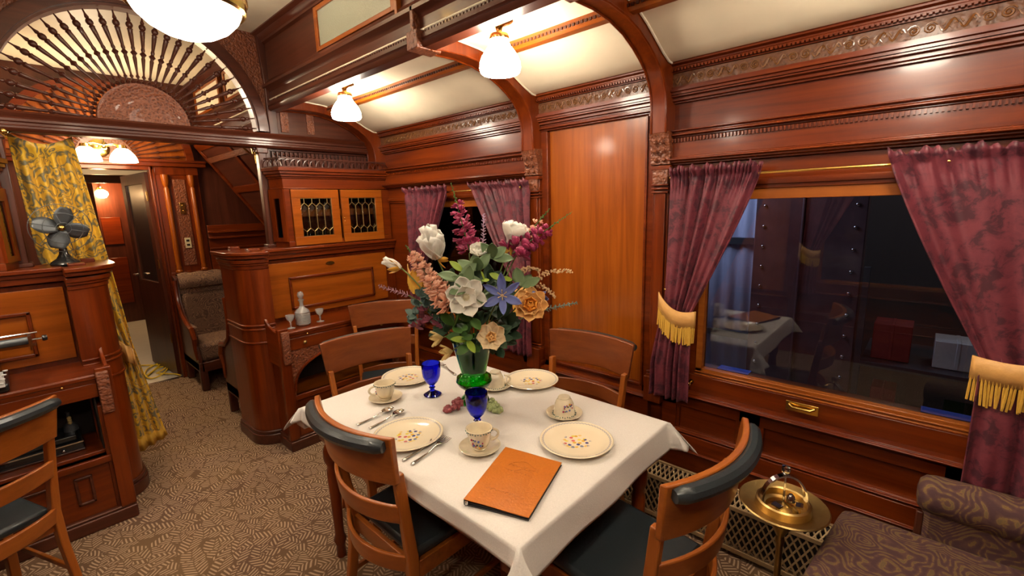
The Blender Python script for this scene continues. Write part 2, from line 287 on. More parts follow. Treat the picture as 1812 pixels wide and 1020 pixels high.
# ------------------------------------------------------------------ mesh helpers
class MB:
    def __init__(s, tr=None, mirror=False):
        s.v = []; s.f = []; s.mi = []; s.cur = 0; s.tr = tr; s.mirror = mirror
    def add(s, vs, fs):
        b = len(s.v)
        for v in vs:
            v = Vector(v)
            if s.tr is not None: v = s.tr @ v
            if s.mirror: v = Vector((1.28 - v.x, v.y, v.z))
            s.v.append(v)
        for f in fs:
            s.f.append([b + i for i in (reversed(f) if s.mirror else f)]); s.mi.append(s.cur)
        return s
    def box(s, x0, x1, y0, y1, z0, z1):
        x0, x1 = sorted((x0, x1)); y0, y1 = sorted((y0, y1)); z0, z1 = sorted((z0, z1))
        vs = [(x, y, z) for z in (z0, z1) for y in (y0, y1) for x in (x0, x1)]
        return s.add(vs, [(0, 2, 3, 1), (4, 5, 7, 6), (0, 1, 5, 4), (2, 6, 7, 3), (0, 4, 6, 2), (1, 3, 7, 5)])
    def bar(s, a, b, w, h, up=(0, 0, 1)):
        a = Vector(a); b = Vector(b); d = (b - a).normalized(); u = Vector(up)
        r = d.cross(u)
        if r.length < 1e-4: r = d.cross(Vector((1, 0, 0)))
        r.normalize(); u = r.cross(d)
        vs = [p + r * i * w / 2 + u * j * h / 2 for p in (a, b) for j in (-1, 1) for i in (-1, 1)]
        return s.add(vs, [(0, 1, 3, 2), (4, 6, 7, 5), (0, 4, 5, 1), (2, 3, 7, 6), (0, 2, 6, 4), (1, 5, 7, 3)])
    def prism(s, poly, axis, a, b):
        n = len(poly)
        def P(p, t):
            q = [p[0], p[1]]; q.insert(axis, t); return q
        vs = [P(p, a) for p in poly] + [P(p, b) for p in poly]
        ar = sum(poly[i][0] * poly[(i + 1) % n][1] - poly[(i + 1) % n][0] * poly[i][1] for i in range(n))
        fl = (ar > 0) != (axis == 1)
        fl = fl if b > a else not fl
        A = list(range(n)); B = [n + i for i in range(n)]
        fs = [A[::-1] if fl else A, B if fl else B[::-1]]
        for i in range(n):
            j = (i + 1) % n
            fs.append((i, j, n + j, n + i) if fl else (j, i, n + i, n + j))
        return s.add(vs, fs)
    def lathe(s, prof, c=(0, 0, 0), seg=24, mat=None, a0=0, a1=2 * pi, sx=1, sy=1):
        full = abs(a1 - a0 - 2 * pi) < 1e-6; n = seg if full else seg + 1
        vs = []; c = Vector(c)
        for r, z in prof:
            for i in range(n):
                a = a0 + (a1 - a0) * i / seg
                p = Vector((r * cos(a) * sx, r * sin(a) * sy, z))
                if mat is not None: p = mat @ p
                vs.append(p + c)
        fs = []
        for j in range(len(prof) - 1):
            for i in range(seg):
                k = (i + 1) % n
                fs.append((j * n + i, j * n + k, (j + 1) * n + k, (j + 1) * n + i))
        return s.add(vs, fs)
    def tube(s, pts, r, seg=8, closed=False):
        pts = [Vector(p) for p in pts]; n = len(pts); vs = []; nrm = None
        for i, p in enumerate(pts):
            if closed: d = pts[(i + 1) % n] - pts[i - 1]
            else: d = pts[min(i + 1, n - 1)] - pts[max(i - 1, 0)]
            d.normalize()
            if nrm is None:
                nrm = d.orthogonal().normalized()
            nrm = (nrm - d * nrm.dot(d)).normalized(); bn = d.cross(nrm)
            rr = r[i] if isinstance(r, (list, tuple)) else r
            for k in range(seg):
                a = 2 * pi * k / seg; vs.append(p + nrm * cos(a) * rr + bn * sin(a) * rr)
        fs = []
        for i in range(n if closed else n - 1):
            j = (i + 1) % n
            for k in range(seg):
                l = (k + 1) % seg; fs.append((i * seg + k, i * seg + l, j * seg + l, j * seg + k))
        if not closed:
            fs.append(list(range(seg))[::-1]); fs.append([(n - 1) * seg + k for k in range(seg)])
        return s.add(vs, fs)
    def grid(s, P, thick=0):
        nu = len(P); nv = len(P[0]); vs = [p for row in P for p in row]
        fs = [(i * nv + j, (i + 1) * nv + j, (i + 1) * nv + j + 1, i * nv + j + 1) for i in range(nu - 1) for j in range(nv - 1)]
        return s.add(vs, fs)
    def ball(s, c, r, seg=12, rings=8, sc=(1, 1, 1)):
        prof = [(r * sin(pi * i / rings) + 1e-5, -r * cos(pi * i / rings)) for i in range(rings + 1)]
        return s.lathe(prof, c, seg, Matrix.Diagonal((*sc,)))
    def build(s, name, mat, parent=None, smooth=True, bevel=0, solid=0, sub=0, base=None, world=True, angle=35):
        me = bpy.data.meshes.new(name)
        if parent is None and base is None:
            xs = [v.x for v in s.v]; ys = [v.y for v in s.v]; zs = [v.z for v in s.v]
            base = Vector(((min(xs) + max(xs)) / 2, (min(ys) + max(ys)) / 2, min(zs)))
        off = Vector((0, 0, 0))
        if parent is not None and world: off = wpos(parent)
        if parent is None: off = Vector(base)
        me.from_pydata([v - off for v in s.v], [], s.f)
        ms = mat if isinstance(mat, (list, tuple)) else [mat]
        for q in ms: me.materials.append(MATS[q] if isinstance(q, str) else q)
        if len(ms) > 1: me.polygons.foreach_set('material_index', s.mi)
        me.validate(); me.update()
        if smooth:
            me.polygons.foreach_set('use_smooth', [True] * len(me.polygons))
            me.set_sharp_from_angle(angle=R(angle))
        o = bpy.data.objects.new(name, me); COL.objects.link(o)
        if parent is not None: o.parent = parent
        else: o.location = off
        if sub:
            q = o.modifiers.new('sub', 'SUBSURF'); q.levels = sub; q.render_levels = sub
        if solid:
            q = o.modifiers.new('solid', 'SOLIDIFY'); q.thickness = solid; q.offset = 0
        if bevel:
            q = o.modifiers.new('bevel', 'BEVEL'); q.width = bevel; q.segments = 2; q.limit_method = 'ANGLE'; q.angle_limit = R(40)
        return o
def wpos(o):
    p = Vector(o.location)
    while o.parent: o = o.parent; p += Vector(o.location)
    return p
def thing(name, label, cat, loc=(0, 0, 0), rz=0, group=None):
    o = bpy.data.objects.new(name, None); COL.objects.link(o); o.location = loc; o.rotation_euler = (0, 0, rz)
    o.empty_display_size = .1
    o['label'] = label; o['category'] = cat
    if group: o['group'] = group
    return o
def tag(o, label, cat, group=None, kind=None):
    o['label'] = label; o['category'] = cat
    if group: o['group'] = group
    if kind: o['kind'] = kind
    return o
def struct(o): o['kind'] = 'structure'; return o
def kids(o): return [c for c in bpy.data.objects if c.parent == o]
def dup(o, parent=None, loc=None, rz=None, label=None):
    c = o.copy(); COL.objects.link(c); c.parent = parent
    if loc is not None: c.location = loc
    if rz is not None: c.rotation_euler = (0, 0, rz)
    if label: c['label'] = label
    for k in kids(o): dup(k, c)
    return c
# ================================================================== THE SETTING
XR = 2.2; Y0 = -2.3; Y1 = 3.6; Y2 = 5.42
b = MB(); b.box(-1.1, 2.5, Y0 - .1, Y2, -.05, 0); struct(b.build('floor', 'carpet', smooth=False))
b = MB(); b.box(.3, 1.3, Y2, 9.8, -.05, -.002); struct(b.build('floor_corridor', 'lino', smooth=False))
b = MB(); b.box(.30, .95, Y2 - .012, Y2 + .03, -.01, .008); struct(b.build('trim_1', 'silver', bevel=.003))
# centre ceiling of the clerestory
b = MB(); b.box(-.16, 1.44, Y0, Y2, 2.83, 2.87); struct(b.build('ceiling', 'cream', smooth=False))
COVE = [(2.16, 2.235), (2.10, 2.238), (2.04, 2.262), (1.96, 2.302), (1.88, 2.342), (1.80, 2.372), (1.70, 2.39), (1.56, 2.398), (1.36, 2.40)]
RIBLO = [(2.20, 1.93), (2.108, 1.93), (2.106, 2.04), (2.097, 2.10), (2.072, 2.155), (2.03, 2.20), (1.98, 2.235), (1.92, 2.268), (1.83, 2.305), (1.72, 2.33), (1.60, 2.34), (1.46, 2.335), (1.40, 2.325)]
RIBS = [(-.35 - .62, -.35 - .54), (.95, 1.03), (1.75, 1.84), (3.44, 3.56), (-2.0, -1.92)]
WINS = [(-.50, .80), (1.98, 3.08), (-1.9, -1.0)]
def profile_mold(mb, x, y0, y1, z0, z1, p, steps):
    """a run of stacked half-round and flat mouldings along y"""
    h = (z1 - z0)
    pts = [(x, z0)]
    n = len(steps)
    for i, q in enumerate(steps):
        za = z0 + h * i / n; zb = z0 + h * (i + 1) / n
        pts += [(x - p * q, za + h * .04), (x - p * q, zb - h * .04)]
    pts += [(x, z1)]
    mb.prism(pts, 1, y0, y1)
def side(s):
    mir = s < 0; nm = 'right' if s > 0 else 'left'
    # ---- wall shell with the window openings
    w = MB(mirror=mir)
    segs = []; y = Y0
    ws = sorted(WINS)
    for a, c in ws: segs.append((y, a)); y = c
    segs.append((y, 3.62))
    for a, c in segs: w.box(XR, XR + .10, a, c, 0, 2.5)
    for a, c in ws:
        w.box(XR, XR + .10, a, c, 0, .79); w.box(XR, XR + .10, a, c, 1.63, 2.5)
    w.box(XR, XR + .1, 3.62, 4.2, 0, 2.5); w.box(XR, XR + .1, 5.2, Y2 + .1, 0, 2.5); w.box(XR, XR + .1, 4.2, 5.2, 0, .85); w.box(XR, XR + .1, 4.2, 5.2, 1.42, 2.5)
    struct(w.build('wall_' + nm, 'red_y', smooth=False))
    # ---- cornice: crown, frieze, fascias (runs through every bay)
    c = MB(mirror=mir)
    profile_mold(c, XR, Y0, 3.44, 2.19, 2.245, .085, [.55, .7, .62, .85, 1])
    profile_mold(c, XR, Y0, 3.44, 2.095, 2.132, .075, [.75, .9, .7])
    profile_mold(c, XR, Y0, 3.44, 2.062, 2.095, .055, [.45, .75, .55, .95])
    struct(c.build('trim_2', 'red_y', angle=30))
    c = MB(mirror=mir); c.box(XR, XR - .038, Y0, 3.44, 2.132, 2.19)
    struct(c.build('trim_3', 'frieze', smooth=False))
    # scrolls standing proud of the frieze, and a row of small dentils above
    c = MB(mirror=mir)
    yy = -.62
    while yy < 3.40:
        for q, dr in ((-1, 1), (1, -1)):
            cy = yy + q * .021; pts = []
            for i in range(22):
                a = i / 21 * 2.1 * 2 * pi; rr = .0185 * (1 - i / 24)
                pts.append((XR - .040, cy + q * rr * cos(a + .4) , 2.160 + rr * sin(a + .4)))
            c.tube(pts, .0024, 4)
        for q in (-1, 1):
            pts = [(XR - .040, yy + q * (.042 + .045 * t), 2.160 + .016 * sin(t * 2 * pi) * q) for t in [i / 8 for i in range(9)]]
            c.tube(pts, [.0018 + .003 * sin(pi * i / 8) for i in range(9)], 4)
            for t in (.2, .5, .8):
                c.tube([(XR - .040, yy + q * (.042 + .045 * t), 2.160), (XR - .040, yy + q * (.052 + .045 * t), 2.160 + .014 * (1 if t != .5 else -1))], [.003, .001], 4)
        yy += .178
    struct(c.build('trim_4', 'scroll'))
    c = MB(mirror=mir)
    yy = Y0
    while yy < 3.42:
        if yy > -.8: c.box(XR - .058, XR - .067, yy, yy + .009, 2.196, 2.206)
        yy += .015
    struct(c.build('trim_5', 'red_y', smooth=False))
    # ---- window bays
    g = MB(mirror=mir); dn = MB(mirror=mir)
    for k, (a, cc) in enumerate(((-.97 + .08, .95), (1.84, 3.44), (-1.92, -.97))):
        profile_mold(g, XR, a, cc, 1.905, 1.942, .060, [.6, .95, .75, 1])
        g.box(XR, XR - .035, a, cc, 1.820, 1.905)
        profile_mold(g, XR, a, cc, 1.782, 1.822, .070, [.5, .8, 1, .6])
        g.box(XR, XR - .012, a, cc, 1.66, 1.782)
        g.box(XR, XR - .022, a, cc, 1.676, 1.700)
        # below the window: apron, stool, wainscot rails and panels
        g.box(XR, XR - .03, a, cc, .672, .765)
        profile_mold(g, XR, a, cc, .655, .680, .085, [.8, 1, .85])
        g.box(XR, XR - .04, a, cc, .59, .655)
        g.box(XR, XR - .02, a, cc, .36, .59)
        profile_mold(g, XR, a, cc, .448, .468, .058, [.7, 1, .7])
        profile_mold(g, XR, a, cc, .355, .375, .075, [.8, 1, .8])
        g.box(XR, XR - .06, a, cc, .25, .448)
        # panel frames of the wainscot
        for yy in ([.92, .53, -.17, -.86] if k == 0 else [a + .03, cc - .03]):
            g.box(XR, XR - .040, max(a, yy - .045), min(cc, yy + .045), .462, .655); g.box(XR, XR - .032, max(a, yy - .060), min(cc, yy + .060), .468, .60)
        yy = a
        while yy < cc - .008:
            if yy > -.6: dn.box(XR - .036, XR - .046, yy, yy + .007, 1.886, 1.903)
            yy += .0145
    # centre bay between the ribs: plain veneer panel in a moulded frame
    profile_mold(g, XR, 1.03, 1.75, 2.035, 2.062, .045, [.6, 1, .7])
    for (a, cc) in ((1.03, 1.075), (1.705, 1.75)): g.box(XR, XR - .022, a, cc, .60, 2.04)
    g.box(XR, XR - .022, 1.03, 1.75, .60, .64)
    for (a, cc) in ((1.072, 1.084), (1.696, 1.708)): g.box(XR, XR - .032, a, cc, .63, 2.03)
    g.box(XR, XR - .032, 1.07, 1.71, .635, .648)
    profile_mold(g, XR, 1.03, 1.75, .585, .605, .075, [.8, 1, .85])
    g.box(XR, XR - .04, 1.03, 1.75, .45, .585); profile_mold(g, XR, 1.03, 1.75, .445, .465, .058, [.7, 1, .7]); g.box(XR, XR - .06, 1.03, 1.75, .25, .445)
    struct(g.build('trim_6', 'red_y', bevel=.002, angle=30))
    struct(dn.build('trim_7', 'red_y', smooth=False))
    c = MB(mirror=mir); c.box(XR - .004, XR, 1.08, 1.70, .64, 2.04); struct(c.build('trim_8', 'org_z', smooth=False))
    c = MB(mirror=mir); c.box(XR - .004, XR, Y0, .95, 1.94, 2.064); c.box(XR - .004, XR, 1.84, 3.44, 1.94, 2.064); struct(c.build('trim_9', 'red_y', smooth=False))
    # ---- ribs with pilasters
    for i, (a, cc) in enumerate(RIBS):
        q = MB(mirror=mir)
        top = [(x, z + .004) for x, z in COVE]
        top = [(2.22, 2.30)] + top[2:-1] + [(1.38, 2.404)]
        q.prism(RIBLO + top[::-1], 1, a, cc)
        for yy in (a + .004, cc - .004): q.tube([(x - .001, yy, z - .001) for x, z in RIBLO[1:]], .006, 6)
        if i != 3:
            q.box(XR, XR - .045, a, cc, 0.60, 1.94); q.box(XR - .045, XR - .055, a + .012, cc - .012, .75, 1.66)
            q.box(XR, XR - .085, a - .006, cc + .006, .585, .72); 
            q.box(XR, XR - .060, a - .008, cc + .008, 1.765, 1.785); q.box(XR, XR - .07, a - .01, cc + .01, .62, .64)
            for z in (1.655, 1.672, 1.69, .72, .735): q.box(XR, XR - .062, a - .003, cc + .003, z, z + .009)
        struct(q.build('trim_10', 'red_z', bevel=.003, angle=30))
        if i != 3:
            q = MB(mirror=mir)
            q.prism([(XR, 1.785), (XR - .065, 1.79), (XR - .062, 1.84), (XR - .082, 1.90), (XR - .092, 1.935), (XR, 1.94)], 1, a - .008, cc + .008)
            q.box(XR, XR - .060, a + .002, cc - .002, 1.70, 1.765)
            for z in (1.81, 1.85, 1.89):
                for t in (.25, .75): q.ball((XR - .07 - (z - 1.81) * .2, a + (cc - a) * t, z), .010, 8, 6)
            struct(q.build('trim_11', 'carved'))
        q = MB(mirror=mir)
        for yy in (a - .006, cc + .006):
            q.tube([(x - .004, yy, z - .004) for x, z in COVE], .0055, 6)
        struct(q.build('trim_12', 'piping'))
    q = MB(mirror=mir); q.tube([(2.118, Y0, 2.243), (2.118, 3.44, 2.243)], .006, 6); struct(q.build('trim_13', 'piping'))
    # ---- cove ceiling
    q = MB(mirror=mir)
    q.grid([[(x, yy, z) for x, z in ([(2.2, 2.235)] + COVE)] for yy in (Y0, -1, 0, 1, 2, 3, Y2)])
    o = struct(q.build('ceiling_' + nm, 'cream', solid=.006, angle=60))
    # ---- beam at the foot of the clerestory and the small second beam
    q = MB(mirror=mir)
    P = [(1.35, 2.335), (1.36, 2.322), (1.42, 2.322), (1.425, 2.335), (1.44, 2.335), (1.445, 2.35), (1.45, 2.40), (1.40, 2.40), (1.40, 2.84), (1.36, 2.84), (1.30, 2.835), (1.30, 2.822), (1.325, 2.812), (1.335, 2.795), (1.35, 2.785), (1.35, 2.77), (1.372, 2.765), (1.372, 2.53), (1.355, 2.525), (1.345, 2.505), (1.33, 2.495), (1.33, 2.478), (1.352, 2.468), (1.36, 2.46), (1.366, 2.45), (1.366, 2.385), (1.352, 2.38), (1.348, 2.36), (1.355, 2.352), (1.345, 2.345)]
    q.prism(P, 1, Y0, Y2)
    struct(q.build('wall_upper_' + nm, 'umb_y', angle=30))
    q = MB(mirror=mir)
    q.prism([(1.725, 2.40), (1.725, 2.352), (1.735, 2.342), (1.775, 2.342), (1.785, 2.352), (1.79, 2.365), (1.81, 2.365), (1.81, 2.40)], 1, Y0, 3.56)
    struct(q.build('trim_14', 'org_y', angle=30))
    q = MB(mirror=mir); yy = -.8
    while yy < 3.5:
        q.box(1.720, 1.726, yy, yy + .012, 2.355, 2.366); q.box(1.362, 1.3655, yy, yy + .012, 2.384, 2.396); yy += .021
    struct(q.build('trim_15', 'drk_y', smooth=False))
    # ---- clerestory windows and stiles
    for k, (a, cc) in enumerate(((1.98, 2.72), (.6, 1.72), (-1.2, .2), (4.62, 5.30), (3.72, 4.42))):
        q = MB(mirror=mir)
        for (u, v) in ((a - .035, a), (cc, cc + .035)): q.box(1.372, 1.352, u, v, 2.53, 2.765)
        q.box(1.372, 1.352, a, cc, 2.53, 2.552); q.box(1.372, 1.352, a, cc, 2.742, 2.765)
        q.box(1.372, 1.345, a - .06, a - .04, 2.50, 2.78)
        f = q.build('window_%d' % (3 + k), 'org_y', bevel=.002); struct(f)
        q = MB(mirror=mir); q.box(1.371, 1.362, a, cc, 2.552, 2.742); q.build('pane', 'frosted' if k < 3 else 'cream', f, smooth=False)
    # brace below the upper deck at each rib
    for i, (a, cc) in enumerate(RIBS[:3]):
        q = MB(mirror=mir)
        q.box(1.33, 1.375, (a + cc) / 2 - .012, (a + cc) / 2 + .012, 2.36, 2.50)
        q.box(1.325, 1.46, (a + cc) / 2 - .04, (a + cc) / 2 + .04, 2.318, 2.395)
        struct(q.build('trim_16', 'carved', bevel=.004))
side(1); side(-1)
# end wall behind the viewer
b = MB(); b.box(-1.1, 2.4, Y0 - .1, Y0, 0, 2.9); struct(b.build('wall_back', 'red_z', smooth=False))
# ---- main windows: sash frame, glass, lift handle
def window(n, a, c, s=1):
    mir = s < 0
    q = MB(mirror=mir)
    x0, x1 = XR + .045, XR - .004
    q.box(x0, x1, a, c, 1.615, 1.665); q.box(x0, x1, a, c, .765, .797)
    q.box(x0, x1, a, a + .03, .765, 1.66); q.box(x0, x1, c - .03, c, .765, 1.66)
    q.box(x0, XR - .012, a, c, .776, .782); q.box(x0, XR - .016, a, c, .764, .770)
    f = struct(q.build('window_%d' % n, 'chr_y', bevel=.002))
    q = MB(mirror=mir); q.box(XR + .030, XR + .034, a + .03, c - .03, .797, 1.615); q.build('pane', 'pane', f, smooth=False)
    return f
window(1, -.50, .80); window(2, 1.98, 3.08); window(20, -.5, .8, -1); window(21, 1.98, 3.08, -1); window(22, -1.9, -1.0); window(23, -1.9, -1, -1)
window(24, 4.2, 5.2)
q = MB()
q.box(XR - .033, XR - .037, .272, .392, .706, .748); q.tube([(XR - .04, .285, .735), (XR - .052, .30, .728), (XR - .052, .365, .728), (XR - .04, .38, .735)], .006, 6)
tag(q.build('sash_lift', 'brass', bevel=.001), 'small brass sash lift screwed below the big window glass', 'handle')

# ================================================================== HEATER COVER ALONG THE WALL
t = thing('heater_cover', 'long bronze lattice heater cover at the foot of the window wall', 'heater cover', (2.05, .9, 0))
q = MB()
GX = 2.0
for (z0, z1) in ((.022, .045), (.232, .252)): q.box(GX, GX + .012, .02, 1.9, z0, z1)
q.bar((2.075, .02, .292), (2.075, 1.9, .292), .014, .012)
for yy in (.03, .83, 1.9): q.box(GX, GX + .012, yy - .012, yy + .012, .03, .25)
q.build('frame', 'grille', t, bevel=.002)
q = MB()
yy = .03
while yy < 1.8:
    q.bar((GX + .006, yy, .04), (GX + .006, yy + .105, .24), .006, .007, (1, 0, 0)); q.bar((GX + .007, yy + .105, .04), (GX + .007, yy, .24), .006, .007, (1, 0, 0)); yy += .030
q.build('lattice', 'grille', t, smooth=False)
q = MB(); yy = .03
while yy < 1.8:
    q.bar((GX + .01, yy, .248), (2.07, yy + .035, .290), .006, .006); q.bar((GX + .01, yy + .035, .248), (2.07, yy, .290), .006, .006); yy += .0235
q.build('top_lattice', 'grille', t, smooth=False)
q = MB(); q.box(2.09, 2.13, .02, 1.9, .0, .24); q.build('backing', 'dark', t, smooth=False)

# ================================================================== THE FAN ARCH ACROSS THE CAR
CX, CY, CZ = .64, 3.6, 2.18
t = thing('arch_screen', 'carved dark mahogany archway screen with a fan of turned spindles over the aisle', 'archway', (CX, CY, 0))
q = MB()
for sgn in (1, -1):
    q.mirror = sgn < 0
    q.prism([(3.55, 2.075), (3.56, 2.068), (3.64, 2.068), (3.65, 2.075), (3.65, 2.17), (3.545, 2.17), (3.535, 2.158), (3.545, 2.146), (3.55, 2.14), (3.54, 2.13), (3.54, 2.118), (3.55, 2.112), (3.55, 2.10), (3.544, 2.094), (3.544, 2.084)], 0, .64, 2.2)
q.build('lintel', 'umb_x', t, angle=30)
for sgn in (1, -1):
    q = MB(mirror=sgn < 0)
    q.box(1.25, 1.305, 3.57, 3.63, 1.36, 2.08); q.box(1.235, 1.32, 3.555, 3.645, 1.36, 1.385); q.box(1.24, 1.315, 3.56, 3.64, 2.03, 2.07)
    q.prism([(1.25, 2.03), (1.225, 2.06), (1.20, 2.07), (1.25, 2.08)], 1, 3.585, 3.615)
    q.build('post', 'umb_z', t, bevel=.006)
q = MB()
n = 40; ri, ro = .618, .668
for (a0, a1, y0, y1) in ((ri, .70, 3.56, 3.64), (.632, .69, 3.545, 3.56)):
    vs = []; fs = []
    for i in range(n + 1):
        a = pi * i / n
        for (r, y) in ((a0, y0), (a1, y0), (a1, y1), (a0, y1)): vs.append((CX + r * cos(a), y, CZ + r * sin(a)))
    for i in range(n):
        for k in range(4):
            l = (k + 1) % 4; fs.append((i * 4 + k, i * 4 + l, i * 4 + 4 + l, i * 4 + 4 + k))
    q.add(vs, fs)
q.build('arch_band', 'umb_x', t, angle=30)
for sgn in (1, -1):
    q = MB(mirror=sgn < 0)
    arc = [(CX + .69 * cos(a), CZ + .69 * sin(a)) for a in [pi / 2 * i / 20 for i in range(21)]]
    arc = [p for p in arc if p[1] <= 2.83]
    poly = [(1.36, 2.165)] + arc + [(CX, 2.87), (1.36, 2.84)]
    q.prism(poly, 1, 3.575, 3.625)
    q.build('spandrel', 'carved', t, smooth=False)
    q = MB(mirror=sgn < 0); q.prism([(1.34, 2.165), (1.40, 2.165), (1.40, 2.6), (1.375, 2.75), (1.34, 2.82), (1.32, 2.82), (1.34, 2.5)], 1, 3.55, 3.64)
    q.build('bracket', 'drk_z', t, bevel=.004)
    q = MB(mirror=sgn < 0)
    q.prism([(1.38, 2.165), (2.19, 2.165), (2.12, 2.235), (1.96, 2.285), (1.80, 2.352), (1.38, 2.385)], 1, 3.58, 3.62)
    q.box(1.36, 1.40, 3.57, 3.63, 2.16, 2.4)
    q.build('side_panel', 'drk_x', t, smooth=False)
    for (u0, u1, w1) in ((1.43, 1.485, 2.36), (1.62, 1.675, 2.34)):
        q = MB(mirror=sgn < 0); q.box(u0, u1, 3.57, 3.58, 2.19, w1); q.build('carved_strip', 'carved', t, smooth=False)
    # fretwork between lintel and cabinet: slim bars with small heads
    q = MB(mirror=sgn < 0)
    q.box(1.30, 1.335, 3.59, 3.61, 1.90, 2.07); q.box(1.33, 2.18, 3.59, 3.61, 2.055, 2.07); q.box(1.33, 2.18, 3.612, 3.63, 1.9, 2.07)
    for i in range(26):
        x = 1.35 + i * .032
        q.box(x, x + .010, 3.588, 3.612, 1.92, 2.05); q.ball((x + .021, 3.60, 2.035 - .0012 * i), .009, 8, 6)
    q.build('fretwork', 'drk_z', t)
q = MB()
n = 32; prof = [(.0, 3.560), (.05, 3.563), (.10, 3.572), (.12, 3.566), (.19, 3.572), (.205, 3.560), (.222, 3.560), (.222, 3.64), (0, 3.64)]
vs = []; fs = []
for (r, y) in prof:
    for i in range(n + 1):
        a = pi * i / n; vs.append((CX + r * cos(a), y, CZ - .012 + r * sin(a)))
for j in range(len(prof) - 1):
    for i in range(n): fs.append((j * (n + 1) + i, j * (n + 1) + i + 1, (j + 1) * (n + 1) + i + 1, (j + 1) * (n + 1) + i))
q.add(vs, fs); q.build('medallion', 'carved', t, angle=60)
def turned(mb, s=1.0):
    pr = [(.004, .225), (.007, .232), (.011, .240), (.007, .248), (.004, .252), (.0045, .26), (.0085, .27), (.0045, .28), (.0045, .30), (.0088, .375), (.0065, .385), (.0085, .392), (.0145, .402), (.0085, .412), (.006, .416), (.0085, .424), (.0085, .430), (.0065, .44), (.0098, .50), (.0105, .528), (.0125, .532), (.008, .540), (.0125, .545), (.015, .556), (.0125, .567), (.006, .575), (.0085, .579), (.0085, .583), (.004, .60), (.003, .622)]
    mb.lathe([(r * 1.2, z) for r, z in pr], (0, 0, 0), 10)
q = MB(); turned(q)
sp = q.build('spindle', 'drk_z', t, world=False)
NS = 29
for i in range(NS):
    o = sp if i == 0 else dup(sp, t)
    a = R(3 + 174 * i / (NS - 1))
    o.location = (0, 0, CZ - .012); o.rotation_euler = (0, pi / 2 - a, 0)

